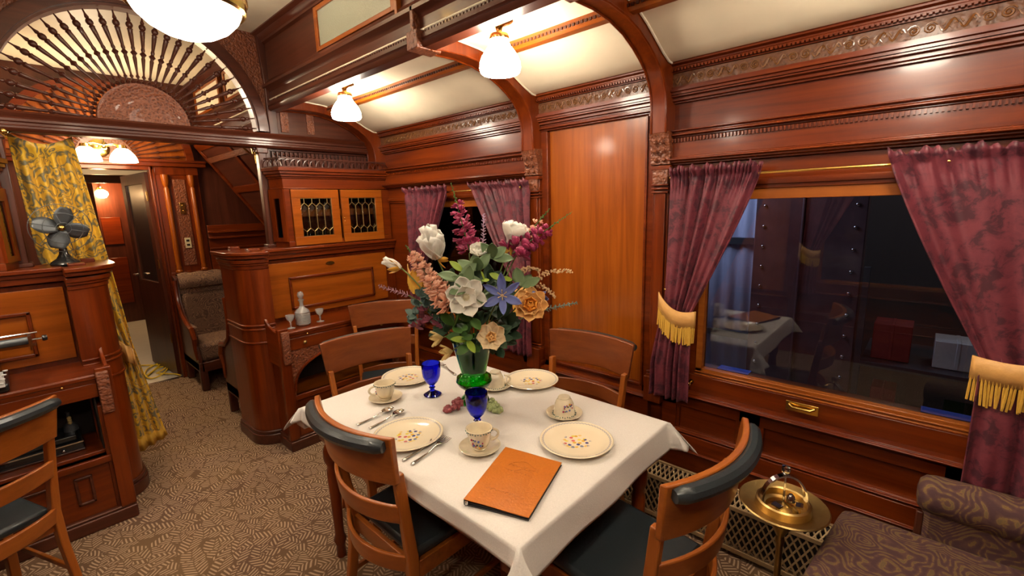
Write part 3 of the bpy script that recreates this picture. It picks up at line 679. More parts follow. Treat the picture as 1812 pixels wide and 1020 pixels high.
# ================================================================== CHINA CABINETS AND SIDEBOARDS
def cabinet(s):
    mir = s < 0
    # ---------------- lower body
    t = thing('sideboard' if s > 0 else 'writing_desk',
              'built-in mahogany sideboard with rounded corner column and dark arched niche' if s > 0 else 'built-in mahogany writing desk with rounded corner column below the desk fan',
              'sideboard' if s > 0 else 'desk', (1.5 if s > 0 else -.22, 3.35, 0))
    B = lambda: MB(mirror=mir)
    q = B(); q.box(1.12, 2.195, 3.42, 3.66, .06, 1.28); q.box(1.10, 1.13, 3.40, 3.66, .06, 1.28); q.box(1.94, 2.195, 3.10, 3.44, .06, .80)
    q.box(1.07, 1.13, 3.07, 3.44, .06, .66)
    q.box(1.05, 1.115, 3.05, 3.09, .08, .86)
    q.build('body', 'red_z', t, bevel=.004)
    # shoulder where the column side drops down to the shelf
    q = B(); q.prism([(3.07, .60), (3.06, .836), (3.14, .842), (3.22, .862), (3.27, .90), (3.30, .95), (3.42, .95), (3.42, .60)], 0, 1.052, 1.07)
    q.build('shoulder', 'red_y', t, bevel=.004); q = B()
    q.prism([(3.035, .62), (3.03, .80), (3.04, .84), (3.075, .85), (3.09, .80), (3.075, .66)], 0, 1.065, 1.115)
    q.build('shelf_bracket', 'carved', t, bevel=.004)
    # rounded column
    q = B(); ns = 14
    def quad(r, z0, z1, cx=1.10 if s > 0 else 1.122, cy=3.42):
        pl = [(cx + .02, cy - r)] + [(cx - r * sin(a), cy - r * cos(a)) for a in [pi / 2 * i / ns for i in range(ns + 1)]] + [(cx - r, 3.68), (cx + .02, 3.68)]
        q.prism(pl, 2, z0, z1)
    quad(.155, .10, 1.27); 
    q.build('corner_column', 'red_z', t, angle=30)
    q = B()
    for z in (.855, .828, .735): quad(.163, z, z + .012)
    q.build('ring_moulding', 'red_x', t, bevel=.003, angle=30)
    q = B()
    for r, z0, z1 in ((.160, 1.245, 1.27), (.168, 1.27, 1.285), (.176, 1.285, 1.31), (.190, 1.318, 1.34), (.205, 1.34, 1.362)): quad(r, z0, z1)
    for dx, z0, z1 in ((.0, 1.285, 1.318), (.012, 1.318, 1.34), (.026, 1.34, 1.362)): q.box(1.10, 2.195, 3.40 - dx - .01, 3.68, z0, z1)
    q.box(1.045, 1.115, 3.37, 3.45, 1.30, 1.375); q.box(.99, 1.05, 3.56, 3.62, 1.36, 1.385)
    q.build('top', 'red_x', t, bevel=.004, angle=30)
    q = B(); quad(.175, 0, .075); quad(.168, .075, .10)
    q.box(1.05, 2.195, 3.045, 3.44, 0, .07); q.box(1.055, 2.195, 3.052, 3.44, .07, .085)
    q.build('plinth', 'drk_x', t, bevel=.006, angle=30)
    # drop front
    q = B(); x0, x1, z0, z1 = (1.15, 2.10, .86, 1.255); q.box(x0, x1, 3.402, 3.42, z0, z1)
    df = q.build('drop_front', 'org_x', t, bevel=.003)
    q = B(); a, c, e, f = 1.29, 1.97, .905, 1.145
    for (u0, u1, w0, w1) in ((a, c, e, e + .018), (a, c, f - .018, f), (a, a + .018, e, f), (c - .018, c, e, f)): q.box(u0, u1, 3.388, 3.404, w0, w1)
    q.build('moulding', 'red_x', df, bevel=.004)
    q = B(); 
    for z in [e + .02 + .0085 * i for i in range(int((f - e - .04) / .0085))]: q.box(c - .013, c - .005, 3.384, 3.39, z, z + .005)
    q.build('beading', 'drk_x', df, smooth=False)
    q = B(); q.prism([(1.61 + .035 * cos(k * pi / 8), 1.215 + .016 * abs(sin(k * pi / 8)) * (1 if k < 9 else -.6)) for k in range(16)], 1, 3.396, 3.403)
    q.build('escutcheon', 'brass', df)
    # shelf
    q = B(); q.box(1.06, 2.0, 3.06, 3.42, .812, .832); q.box(1.075, 2.0, 3.055, 3.07, .806, .828)
    q.build('shelf', 'red_x', t, bevel=.004)
    q = B(); q.box(1.115, 1.94, 3.062, 3.40, .785, .806); sl = q.build('pull_out_slide', 'red_x', t, bevel=.002)
    q = B(); q.ball((1.24, 3.055, .797), .006, 8, 6); q.build('knob', 'brass', sl)
    if s > 0:
        q = B(); q.box(1.12, 1.94, 3.06, 3.36, .70, .782); dr = q.build('drawer', 'red_x', t, bevel=.003)
        q = B()
        for x in (1.215, 1.80):
            q.lathe([(.004, 0), (.004, .010), (.012, .014), (.012, .02), (.006, .024), (.0, .025)], (x, 3.06, .745), 14, Matrix.Rotation(pi / 2, 3, 'X'))
        q.build('knob', 'oldbrass', dr)
        # arched front of the niche
        q = B(); n = 26
        arc = [(1.51 - .385 * cos(pi * i / n), .42 + .245 * abs(sin(pi * i / n)) ** .8) for i in range(n + 1)]
        poly = [(1.11, .385)] + [(1.11, .70), (1.94, .70), (1.94, .385), (arc[-1][0], .385)] + arc[::-1] + [(arc[0][0], .385)]
        q.prism(poly, 1, 3.062, 3.09)
        q.build('niche_front', 'carved', t, smooth=False)
        q = B(); q.tube([(x, 3.058, z) for x, z in arc], .009, 6); q.build('niche_moulding', 'red_x', t)
        q = B(); q.box(1.13, 1.94, 3.09, 3.42, .345, .37); q.build('niche_floor', 'org_x', t)
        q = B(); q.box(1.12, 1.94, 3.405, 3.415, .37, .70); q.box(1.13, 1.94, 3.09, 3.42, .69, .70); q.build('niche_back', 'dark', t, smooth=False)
    else:
        q = B(); q.box(1.115, 2.1, 3.062, 3.09, .71, .785); q.box(1.13, 2.1, 3.09, 3.42, .395, .415); q.build('niche_frame', 'red_x', t, bevel=.003)
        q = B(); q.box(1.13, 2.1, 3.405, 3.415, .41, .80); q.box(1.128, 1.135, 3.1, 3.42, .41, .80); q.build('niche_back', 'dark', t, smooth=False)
    # low panel
    q = B(); q.box(1.11, 1.94, 3.075, 3.10, .085, .385); q.box(1.11, 1.94, 3.06, 3.10, .35, .385)
    q.build('low_panel', 'red_x', t, bevel=.003)
    q = B(); 
    for (a, c) in ((1.20, 1.27), (1.36, 1.66), (1.75, 1.86)):
        for (u0, u1, w0, w1) in ((a, c, .16, .172), (a, c, .298, .31), (a, a + .012, .16, .31), (c - .012, c, .16, .31)): q.box(u0, u1, 3.064, 3.078, w0, w1)
    q.build('panel_moulding', 'drk_x', t, bevel=.003)
    # ---------------- upper cabinet
    t = thing('china_cabinet', 'mahogany china cabinet with two leaded glass doors on the sideboard' if s > 0 else 'mahogany cabinet at the left edge above the writing desk', 'cabinet', (1.75 if s > 0 else -.47, 3.52, 1.362))
    q = B()
    fp = [(1.29, 3.555), (1.335, 3.42), (2.19, 3.42), (2.19, 3.44), (1.35, 3.44), (1.305, 3.555)]
    q.prism(fp, 2, 1.362, 1.40); q.prism(fp, 2, 1.775, 1.85); q.box(2.115, 2.19, 3.419, 3.439, 1.401, 1.774); q.box(1.337, 1.375, 3.421, 3.439, 1.401, 1.774)
    q.box(1.30, 2.188, 3.54, 3.553, 1.365, 1.849); q.box(1.34, 2.187, 3.441, 3.54, 1.363, 1.375)
    
    q.build('carcass', 'red_x', t, bevel=.002)
    q = B(); q.box(1.345, 2.17, 3.45, 3.54, 1.575, 1.625); q.build('cabinet_shelf', 'org_x', t, bevel=.002)
    def frame4(x0, x1, z0, z1, wz, y0, y1, mbq):
        mbq.box(x0, x1, y0, y1, z0, z0 + wz); mbq.box(x0, x1, y0, y1, z1 - wz, z1); mbq.box(x0, x0 + wz, y0, y1, z0 + wz, z1 - wz); mbq.box(x1 - wz, x1, y0, y1, z0 + wz, z1 - wz)
    for k, (a, c) in enumerate(((1.378, 1.735), (1.755, 2.112))):
        q = B(); frame4(a, c, 1.368, 1.772, .062, 3.408, 3.43, q)
        d = q.build('door', 'org_x', t, bevel=.002)
        q = B(); x0, x1 = a + .060, c - .060; w = (x1 - x0) / 4
        for i in range(4): q.grid([[(x0 + w * (i + j / 6), 3.4235 - .0022 * sin(pi * j / 6), z) for z in (1.43, 1.57, 1.71)] for j in range(7)])
        q.build('leaded_pane', 'leadpane', d, solid=.002, angle=80)
        q = B(); x0, x1 = a + .062, c - .062; w = (x1 - x0) / 4
        q.tube([(x0, 3.417, 1.432), (x0, 3.417, 1.708), (x1, 3.417, 1.708), (x1, 3.417, 1.432)], .004, 5, True)
        for i in range(5):
            x = x0 + w * i
            if 0 < i < 5 or True:
                if i < 4:
                    xm = x + w / 2
                    q.tube([(xm, 3.417, 1.71), (xm, 3.417, 1.675), (x, 3.417, 1.65)], .0028, 5); q.tube([(xm, 3.417, 1.675), (x + w, 3.417, 1.65)], .0028, 5)
                    q.tube([(xm, 3.417, 1.432), (xm, 3.417, 1.465), (x, 3.417, 1.49)], .0028, 5); q.tube([(xm, 3.417, 1.465), (x + w, 3.417, 1.49)], .0028, 5)
            q.tube([(x, 3.417, 1.49), (x, 3.417, 1.65)], .0028, 5)
        q.build('lead_came', 'oldbrass', d)
    q = B(); q.ball((1.765, 3.402, 1.555), .005, 8, 6); q.ball((1.765, 3.402, 1.53), .005, 8, 6); q.build('door_knob', 'brass', t)
    # chamfered end with its own narrow leaded light
    q = B(); A = Vector((1.29, 3.555, 0)); C2 = Vector((1.335, 3.42, 0)); dv = (C2 - A)
    def pt(u, z, off=0):
        nrm = Vector((dv.y, -dv.x, 0)).normalized(); p = A + dv * u + nrm * -off; return (p.x, p.y, z)
    def pane4(u0, u1, z0, z1, off0, off1):
        vs = [pt(u, z, o_) for o_ in (off0, off1) for z in (z0, z1) for u in (u0, u1)]
        q.add(vs, [(0, 1, 3, 2), (4, 6, 7, 5), (0, 4, 5, 1), (2, 3, 7, 6), (0, 2, 6, 4), (1, 5, 7, 3)])
    for (u0, u1, z0, z1) in ((0, .3, 1.40, 1.775), (.7, 1, 1.40, 1.775), (.3, .7, 1.40, 1.43), (.3, .7, 1.71, 1.775)): pane4(u0, u1, z0, z1, -.012, .004)
    se = q.build('side_frame', 'red_z', t, smooth=False)
    q = B(); pane4(.3, .7, 1.43, 1.71, -.004, -.002); q.build('side_pane', 'leadpane', se, smooth=False)
    q = B()
    for u in (.3, .433, .567, .7): q.tube([pt(u, 1.43, .002), pt(u, 1.71, .002)], .0028, 5)
    for u in (.367, .5, .633):
        for z in (1.48, 1.65): q.tube([pt(u - .066, z, .002), pt(u, z + .018, .002), pt(u + .066, z, .002)], .0028, 5)
    q.build('lead_came', 'oldbrass', se)
    q = B()
    for d, z0, z1 in ((.004, 1.776, 1.785), (.008, 1.85, 1.862), (.018, 1.862, 1.88), (.03, 1.88, 1.90), (.042, 1.90, 1.925)):
        q.prism([(1.29 - d, 3.555), (1.335 - d * .8, 3.42 - d), (2.19, 3.42 - d), (2.19, 3.555)], 2, z0, z1)
    q.build('cornice', 'red_x', t, bevel=.003)
    q = B()
    path = [Vector((1.275, 3.545, 0)), Vector((1.315, 3.395, 0)), Vector((2.16, 3.395, 0))]
    for (pa, pb) in ((path[0], path[1]), (path[1], path[2])):
        dd = pb - pa; nn = max(2, round(dd.length / .047)); dd.normalize(); ln = (pb - pa).length
        q.bar(pa + Vector((0, 0, 1.988)), pb + Vector((0, 0, 1.988)), .012, .010); q.bar(pa + Vector((0, 0, 1.930)), pb + Vector((0, 0, 1.930)), .012, .008)
        for i in range(nn):
            ca = pa + dd * ln * (i + .5) / nn; hw = ln / nn
            q.tube([ca + dd * hw * cos(a) * .95 + Vector((0, 0, 1.932 + .05 * sin(a))) for a in [pi * k / 8 for k in range(9)]], .003, 4)
    q.build('gallery_rail', 'drk_x', t)
    return t
cabinet(1); cabinet(-1)
# ================================================================== LAMPS
def side_lamp(name='ceiling_lamp'):
    t = thing(name, '', 'lamp')
    q = MB(); q.lathe([(0, .0), (.058, 0), (.062, -.006), (.05, -.012), (.030, -.018), (.016, -.03), (.012, -.045), (.02, -.052), (.040, -.058), (.043, -.07), (.040, -.078), (.0, -.078)], seg=24)
    q.box(-.05, .05, -.012, .012, -.012, -.004)
    q.build('brass_fitter', 'brass', t, world=False)
    q = MB(); q.lathe([(.036, -.070), (.040, -.085), (.048, -.105), (.064, -.125), (.079, -.148), (.088, -.172), (.090, -.192), (.085, -.210), (.080, -.214), (.078, -.210), (.082, -.192), (.080, -.172), (.07, -.148), (.056, -.125), (.04, -.105), (.034, -.085), (.03, -.07)], seg=28)
    q.build('glass_shade', 'opal', t, world=False)
    return t
LX = 1.53
l0 = side_lamp(); l0.location = (LX, 1.45, 2.396); l0['label'] = 'lit white glass bell lamp hanging nearest the viewer, above the wide window wall'; l0['group'] = 'bell lamps under the side ceilings'
dup(l0, None, (LX, 2.80, 2.396), label='lit white glass bell lamp hanging nearer the archway screen and cabinet')
dup(l0, None, (LX, .10, 2.396), label='lit bell lamp over the armchair beyond the top of the picture')
for i, y in enumerate((2.80, 1.45, .10)):
    dup(l0, None, (1.28 - LX, y, 2.396), label='lit bell lamp under the opposite side ceiling, %s' % ('by the writing desk', 'level with the table', 'beside the viewer')[i])
def bowl(loc, label):
    t = thing('bowl_lamp', label, 'lamp', loc, group='glass bowl lamps of the middle ceiling')
    q = MB(); q.lathe([(.0, -.005), (.05, -.002), (.10, .015), (.15, .045), (.188, .085), (.205, .12), (.208, .15), (.20, .155), (.19, .15), (.12, .08), (0, .06)], seg=40)
    q.build('glass_bowl', 'opal_big', t, world=False)
    q = MB(); q.lathe([(.200, .112), (.212, .108), (.222, .118), (.224, .150), (.232, .160), (.232, .172), (.222, .180), (.205, .17), (.205, .14)], seg=40)
    for k in range(4):
        a = k * pi / 2 + .5; q.tube([(.20 * cos(a), .20 * sin(a), .17), (.03 * cos(a), .03 * sin(a), .42)], .006, 6)
        q.ball((.226 * cos(a), .226 * sin(a), .14), .014, 8, 6)
    q.lathe([(.0, .47), (.08, .47), (.085, .455), (.05, .43), (.03, .41), (0, .41)], seg=20)
    q.build('brass_ring', 'brass', t, world=False)
    return t
lamp('bowl_light', (.64, 2.43, 2.56), 9, .12, (1, .85, .67)); lamp('bowl_light', (.64, -.35, 2.56), 9, .12, (1, .85, .67))
lamp('twin_lamp_light', (.60, 4.98, 2.34), 9, .08, (1, .80, .58)); lamp('twin_lamp_downlight', (.60, 5.02, 2.02), 7, .09, (1, .78, .52))
bowl((.64, 2.43, 2.365), 'large lit white glass bowl lamp in a brass ring before the fan arch')
bowl((.64, -.35, 2.365), 'lit glass bowl lamp behind the viewer')

# ================================================================== LOUNGE BEYOND THE ARCH
PY = 5.42
b = MB()
b.box(.28, .32, PY, PY + .08, 0, 2.10); b.box(-1.0, .30, PY, PY + .08, 0, 2.86); b.box(.95, 2.2, PY, PY + .08, 0, 2.86); b.box(.30, .95, PY, PY + .08, 2.06, 2.86)
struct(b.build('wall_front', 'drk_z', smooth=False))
t = thing('fan_panel', 'smaller fan panel of spindles over the far corridor doorway', 'archway', (.64, PY - .03, 2.12))
q = MB(); n = 30
q.prism([(.64 + .60 * cos(pi * i / n), 2.12 + .60 * sin(pi * i / n)) for i in range(n + 1)], 1, PY - .008, PY)
q.build('backing', 'org_z', t, smooth=False)
q = MB()
vs = []; fs = []
for i in range(n + 1):
    a = pi * i / n
    for (r, y) in ((.59, PY - .05), (.65, PY - .05), (.65, PY), (.59, PY)): vs.append((.64 + r * cos(a), y, 2.12 + r * sin(a)))
for i in range(n):
    for k in range(4):
        l = (k + 1) % 4; fs.append((i * 4 + k, i * 4 + l, i * 4 + 4 + l, i * 4 + 4 + k))
q.add(vs, fs); q.build('arch_band', 'red_x', t, angle=30)
q = MB(); q.box(-.1, 1.38, PY - .06, PY, 2.065, 2.12); q.box(-.1, 1.38, PY - .075, PY, 2.10, 2.125); q.build('lintel', 'red_x', t, bevel=.005)
q = MB(); q.prism([(.64 + .20 * cos(pi * i / n), 2.125 + .20 * sin(pi * i / n)) for i in range(n + 1)], 1, PY - .035, PY - .008); q.build('medallion', 'frieze', t)
q = MB(); q.lathe([(.003, .2), (.006, .22), (.010, .235), (.005, .25), (.005, .28), (.008, .37), (.013, .385), (.006, .40), (.008, .50), (.013, .53), (.005, .55), (.004, .60)], seg=8)
sp2 = q.build('spindle', 'drk_z', t, world=False)
for i in range(27):
    o = sp2 if i == 0 else dup(sp2, t)
    o.location = (0, 0, 0); o.rotation_euler = (0, pi / 2 - R(4 + 172 * i / 26), 0)
# door frame and pilasters of the partition
q = MB(); q.box(.93, .965, PY - .03, PY + .1, 0, 2.065); q.box(.295, .33, PY - .03, PY + .1, 0, 2.065); q.box(.30, .96, PY - .03, PY + .1, 2.03, 2.066); q.box(.925, .94, PY - .04, PY - .02, 0, 2.06)
struct(q.build('trim_17', 'red_z', bevel=.004))
t = thing('pilaster_panel', 'dark panelled pilaster with two half columns beside the corridor door', 'pilaster', (1.14, PY - .02, 0))
q = MB(); q.box(.965, 1.31, PY - .022, PY, 1.0, 2.065); q.box(.965, 1.31, PY - .03, PY, 1.99, 2.06); q.box(.965, 1.31, PY - .035, PY, 1.0, 1.06); q.build('board', 'red_z', t, bevel=.003)
q = MB(); q.box(1.09, 1.19, PY - .028, PY - .02, 1.12, 1.95); q.build('carved_strip', 'carved', t, smooth=False)
for x in (1.035, 1.245):
    q = MB(); q.lathe([(.030, 1.06), (.030, 1.075), (.022, 1.085), (.026, 1.10), (.020, 1.12), (.023, 1.14), (.023, 1.86), (.018, 1.875), (.026, 1.90), (.030, 1.94), (.032, 1.99)], (x, PY - .03, 0), 16); q.build('half_column', 'org_z', t)
q = MB(); q.box(1.118, 1.162, PY - .036, PY - .028, 1.62, 1.73); q.ball((1.14, PY - .038, 1.70), .008, 8, 6); q.ball((1.14, PY - .038, 1.65), .008, 8, 6)
tag(q.build('switch_plate', 'brass', bevel=.002), 'brass two-button switch plate on the pilaster, above the pale outlet', 'switch')
t = thing('wall_outlet', 'pale electric outlet on the pilaster above the tufted bench', 'outlet', (1.14, PY - .03, 1.34))
q = MB(); q.box(1.115, 1.165, PY - .036, PY - .028, 1.29, 1.39); q.build('cover_plate', 'ivory', t, bevel=.002)
q = MB(); 
for z in (1.32, 1.362): q.box(1.127, 1.153, PY - .038, PY - .035, z - .010, z + .010)
q.build('socket', 'dark', t, bevel=.003)
# two-light fitting
t = thing('twin_lamp', 'twin-shaded lit brass lamp above the corridor doorway', 'lamp', (.60, PY - .34, 2.16))
q = MB(); q.lathe([(.0, 0), (.07, 0), (.075, .01), (.05, .025), (0, .03)], (.60, PY - .035, 2.20), 24, Matrix.Rotation(pi / 2, 3, 'X'))
q.tube([(.60, PY - .06, 2.20), (.60, PY - .2, 2.215), (.60, PY - .34, 2.20)], .011, 8); q.ball((.60, PY - .34, 2.175), .022)
for s_ in (-1, 1):
    q.tube([(.60, PY - .34, 2.19), (.60 + s_ * .06, PY - .34, 2.205), (.60 + s_ * .115, PY - .34, 2.195)], .009, 8)
    q.lathe([(.0, .03), (.03, .025), (.038, 0), (.036, -.005)], (.60 + s_ * .115, PY - .34, 2.175), 16)
q.tube([(.60, PY - .34, 2.20), (.60, PY - .34, 2.25)], .006, 6)
q.build('brass_arm', 'brass', t)
for s_ in (-1, 1):
    q = MB(); q.lathe([(.034, .0), (.055, -.02), (.078, -.05), (.092, -.085), (.095, -.11), (.088, -.112), (.07, -.05), (.03, -.0)], (.60 + s_ * .115, PY - .34, 2.175), 24)
    q.build('glass_shade', 'opal_far', t)

# ---- corridor
b = MB(); b.box(.20, .30, PY + .08, 9.8, 0, 2.5); b.box(1.30, 1.4, PY + .08, 9.8, 0, 2.5); b.box(.2, 1.4, 9.7, 9.8, 0, 2.5); b.box(.86, 1.30, 9.0, 9.7, 0, .0 + 2.5)
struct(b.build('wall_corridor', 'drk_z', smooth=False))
b = MB(); b.box(.2, 1.4, PY + .08, 9.8, 2.5, 2.55); b.box(.3, 1.3, 7.2, 7.26, 2.1, 2.5); struct(b.build('ceiling_corridor', 'cream', smooth=False))
b = MB(); b.box(.30, 1.3, 9.0 - .9, 9.0 - .88, 2.05, 2.5); b.box(.88, 1.1, 8.985, 9.0, .3, 1.0); b.box(.88, 1.1, 8.985, 9.0, 1.2, 1.6); struct(b.build('trim_18', 'red_x', bevel=.004))
lamp('corridor_light', (.62, 6.4, 2.35), 7, .08, (1, .75, .5))
MATS['opal_amber'] = emit('lit_amber_shade', (1, .62, .28), 60)
t = thing('corridor_sconce', 'glowing amber wall lamp far down the dark corridor', 'lamp', (.93, 8.85, 1.95))
q = MB(); q.lathe([(0, 0), (.04, 0), (.04, .012), (0, .015)], (.93, 9.0, 2.0), 16, Matrix.Rotation(pi / 2, 3, 'X')); q.tube([(.93, 9.0, 2.0), (.93, 8.93, 2.05), (.93, 8.87, 2.03)], .009, 6); q.build('arm', 'brass', t)
q = MB(); q.lathe([(.0, -.075), (.045, -.065), (.075, -.02), (.07, .015), (.04, .04), (.02, .05)], (.93, 8.86, 1.95), 20); q.build('shade', 'opal_amber', t)
lamp('sconce_light', (.93, 8.70, 1.93), 22, .05, (1, .55, .22))
# door leaf swung into the corridor
t = thing('corridor_door', 'dark corridor door standing open, with a tall black glass pane', 'door', (.93, PY + .1, 0))
d0 = Vector((.925, PY + .10, 0)); d1 = Vector((.845, PY + .85, 0)); dd = (d1 - d0)
def dp(u, z, o_=0):
    nn = Vector((dd.y, -dd.x, 0)).normalized(); p = d0 + dd * u + nn * o_; return (p.x, p.y, z)
def dbox(q, u0, u1, z0, z1, o0, o1):
    q.add([dp(u, z, o_) for o_ in (o0, o1) for z in (z0, z1) for u in (u0, u1)], [(0, 1, 3, 2), (4, 6, 7, 5), (0, 4, 5, 1), (2, 3, 7, 6), (0, 2, 6, 4), (1, 5, 7, 3)])
q = MB()
for a in ((0, .14, .01, 2.02), (.86, 1, .01, 2.02), (.14, .86, .01, .95), (.14, .86, 1.92, 2.02)): dbox(q, *a, -.02, .02)
q.build('leaf', 'drk_z', t, smooth=False)
q = MB(); dbox(q, .14, .86, .95, 1.92, -.004, .004); q.build('glass_pane', 'black', t, smooth=False)
q = MB(); dbox(q, .90, .95, .92, 1.08, -.026, -.02); q.tube([dp(.93, 1.0, -.02), dp(.93, 1.0, -.06), dp(.80, 1.0, -.065)], .009, 8); q.build('handle', 'chrome', t)
q = MB()
for z in (.35, 1.1, 1.75): dbox(q, -.012, .012, z, z + .09, -.03, -.018)
q.build('hinge', 'brass', t)
# yellow cable on the corridor floor
pts = []
for i in range(90):
    a = i / 89
    cx, cy = .78 + .05 * sin(a * 9), PY + .42 + .10 * cos(a * 7)
    pts.append((cx + .16 * cos(a * 2 * pi * 2.3) * (1 - .3 * a), cy + .20 * sin(a * 2 * pi * 2.7), .008 + .010 * (.5 + .5 * sin(a * 40))))
pts = [(.40, PY + .75, .008), (.52, PY + .8, .008), (.65, PY + .85, .008)] + pts + [(.90, PY + .12, .01), (.91, PY + .02, .02)]
q = MB(); q.tube(pts, .007, 6); tag(q.build('extension_cord', 'yellow'), 'yellow extension cord coiled on the grey corridor floor', 'cord')

# ---- tufted benches
def bench(rz, loc, label):
    t = thing('tufted_bench', label, 'bench', loc, rz, 'tapestry benches of the lounge')
    # local: seat faces -y, back plane y=0, aisle end x=0, runs to +x
    q = MB(); q.box(.02, 1.15, -.56, -.02, .20, .26); q.box(.02, 1.15, -.58, -.54, .18, .27); q.box(.0, .04, -.58, 0, .18, .27); q.build('seat_rail', 'drk_x', t, world=False, bevel=.004)
    for (x, y) in ((.03, -.55), (.03, -.04)):
        q = MB(); q.box(x - .03, x + .03, y - .03, y + .03, 0, .19); q.build('leg', 'drk_z', t, world=False, bevel=.008)
    q = MB(); q.box(.03, 1.15, -.54, -.10, .26, .44); q.build('seat_cushion', 'tapestry', t, world=False, bevel=.04)
    q = MB(); q.box(.03, 1.15, -.14, -.01, .40, .86); q.build('back_cushion', 'tapestry', t, world=False, bevel=.035)
    # tufted head roll
    q = MB(); P = []
    nu, nv = 48, 14
    for i in range(nu + 1):
        row = []
        for j in range(nv + 1):
            a = -pi * .15 + pi * 1.2 * j / nv; u = i / nu
            tf = .012 * (abs(sin(u * pi * 9)) * abs(sin((j / nv) * pi * 3)))
            r = .085 + tf
            row.append((.03 + 1.12 * u, -.09 - r * cos(a) * .8, .96 + r * sin(a) * 1.1))
        P.append(row)
    q.grid(P); q.box(.03, 1.15, -.10, -.0, .86, 1.03)
    q.build('head_roll', 'tapestry', t, world=False, angle=60)
    q = MB()
    q.prism([(-.03, .19), (-.56, .19), (-.58, .30), (-.53, .42), (-.56, .52), (-.50, .58), (-.36, .60), (-.22, .66), (-.14, .80), (-.13, 1.02), (-.03, 1.04)], 0, .0, .03)
    q.build('end_panel', 'drk_z', t, world=False, bevel=.004)
    q = MB(); q.tube([(.0, -.56, .30), (-.004, -.535, .40), (-.004, -.57, .50), (-.004, -.52, .585), (-.004, -.36, .61), (-.004, -.22, .68), (-.004, -.15, .80), (-.004, -.14, 1.0)], [.012, .014, .022, .024, .018, .016, .016, .02], 8)
    q.build('carved_scroll', 'red_z', t, world=False)
    q = MB(); q.box(.0, .05, -.50, -.16, .56, .60); q.build('arm_pad', 'tapestry', t, world=False, bevel=.018)
    return t
bench(0, (.955, PY - .04, 0), 'patterned tufted bench with carved arm against the far partition')
bz = bench(0, (.985, 3.72, 0), 'patterned bench end showing behind the sideboard column')
for ch in kids(bz):
    for v in ch.data.vertices: v.co.y *= -.72
    for p in ch.data.polygons: p.flip()
    ch.data.update()
# ---- raised upper berth
t = thing('upper_berth', 'slanted closed upper berth of dark panelled wood beyond the archway', 'berth', (1.6, 4.5, 1.4))
q = MB()
q.prism([(1.30, 2.28), (1.88, 1.44), (2.19, 1.44), (2.19, 1.50), (1.93, 1.52), (1.36, 2.34), (1.30, 2.34)], 1, 3.72, 5.36)
q.build('panel', 'drk_y', t, smooth=False)
q = MB()
def sl(u, y, o_=.006):
    d = Vector((.58, 0, -.84)).normalized(); nn = Vector((-.82, 0, -.57)); p = Vector((1.30, y, 2.28)) + d * u + nn * o_; return p
for y in (3.76, 4.55, 5.31): q.bar(sl(.02, y), sl(1.0, y), .07, .02, (-.82, 0, -.57))
for u in (.04, .52, .98): q.bar(sl(u, 3.74), sl(u, 5.34), .07, .02, (-.82, 0, -.57))
q.build('frame', 'red_y', t, bevel=.004)
q = MB(); q.bar(sl(.18, 3.8, .012), sl(.18, 5.3, .012), .05, .01, (-.82, 0, -.57)); q.build('carved_band', 'carved', t)
q = MB()
for y in (4.1,): q.lathe([(.03, 0), (.035, .01), (.012, .02), (.014, .04), (.02, .05), (0, .055)], sl(.10, y, .01), 14, Vector((0, 0, 1)).rotation_difference(Vector((-.82, 0, -.57))).to_matrix()); q.tube([sl(.10, y, .05), sl(.14, y - .02, .07), sl(.2, y, .05)], .008, 6)
q.build('latch', 'brass', t)
q = MB(); q.box(1.95, 2.19, 5.3, 5.37, 0, 2.2); q.box(1.32, 1.95, PY - .02, PY, 1.02, 1.5); 
for z in (1.42, 1.36, 1.25): q.box(1.32, 2.19, PY - .05, PY, z, z + .022)
struct(q.build('trim_19', 'red_x', bevel=.004))
q = MB(); q.ball((1.235, 3.60, 2.03), .013); q.tube([(1.25, 3.60, 2.03), (1.22, 3.585, 2.03), (1.215, 3.58, 2.06)], .005, 6); q.tube([(1.235, 3.60, 2.02), (1.237, 3.60, 1.96)], .004, 6)
tag(q.build('curtain_hook', 'brass'), 'small brass hook at the top of the right archway post', 'hook')
q = MB(); q.tube([(.045, 3.57, 2.06), (.03, 3.53, 2.05), (.045, 3.52, 2.03)], .006, 6); q.ball((.04, 3.56, 2.065), .016)
tag(q.build('curtain_hook', 'brass'), 'brass hook at the top left corner of the yellow curtain', 'hook')

# ================================================================== YELLOW CURTAIN
q = MB(); P = []
nz, nu = 60, 56
for i in range(nz + 1):
    tt = i / nz; z = 2.075 - tt * 2.03
    if tt < .62:
        k = tt / .62; a = .050 + .035 * k + (.20 * (k - .55) / .45 if k > .55 else 0); c = .305 + .100 * k ** .9; am = .020
    else:
        k = (tt - .62) / .38; a = .285 - .02 * k; c = .405 + .115 * k; am = .018
    if i > 0: z -= .0
    row = []
    for j in range(nu + 1):
        u = j / nu; x = a + (c - a) * u
        y = 3.735 + am * sin(u * 2 * pi * 4.5 + .6 * sin(tt * 5)) + .28 * max(0, tt - .55) * u
        if tt < .05: y = 3.69 + (y - 3.69) * (tt / .05)
        zz = z - (.05 * sin(pi * u) * (1 - tt) ** 4) + (.03 if tt == 1 else 0) * u
        row.append((x, y, max(zz, .02)))
    P.append(row)
t = thing('gold_curtain', 'yellow and olive patterned curtain tied back behind the writing desk', 'curtain', (.25, 3.72, .02))
q.grid(P); q.build('drape', 'gold_fabric', t, solid=.004, angle=80)
q = MB(); q.grid([[(.325 + (.40 - .325) * u + k * .005, 3.70 + .02 * sin(u * 9) , .86 - k * .115 - u * .085) for u in [i / 10 for i in range(11)]] for k in [0, .5, 1]])
q.build('tie_band', 'tieband', t, solid=.006, angle=80)
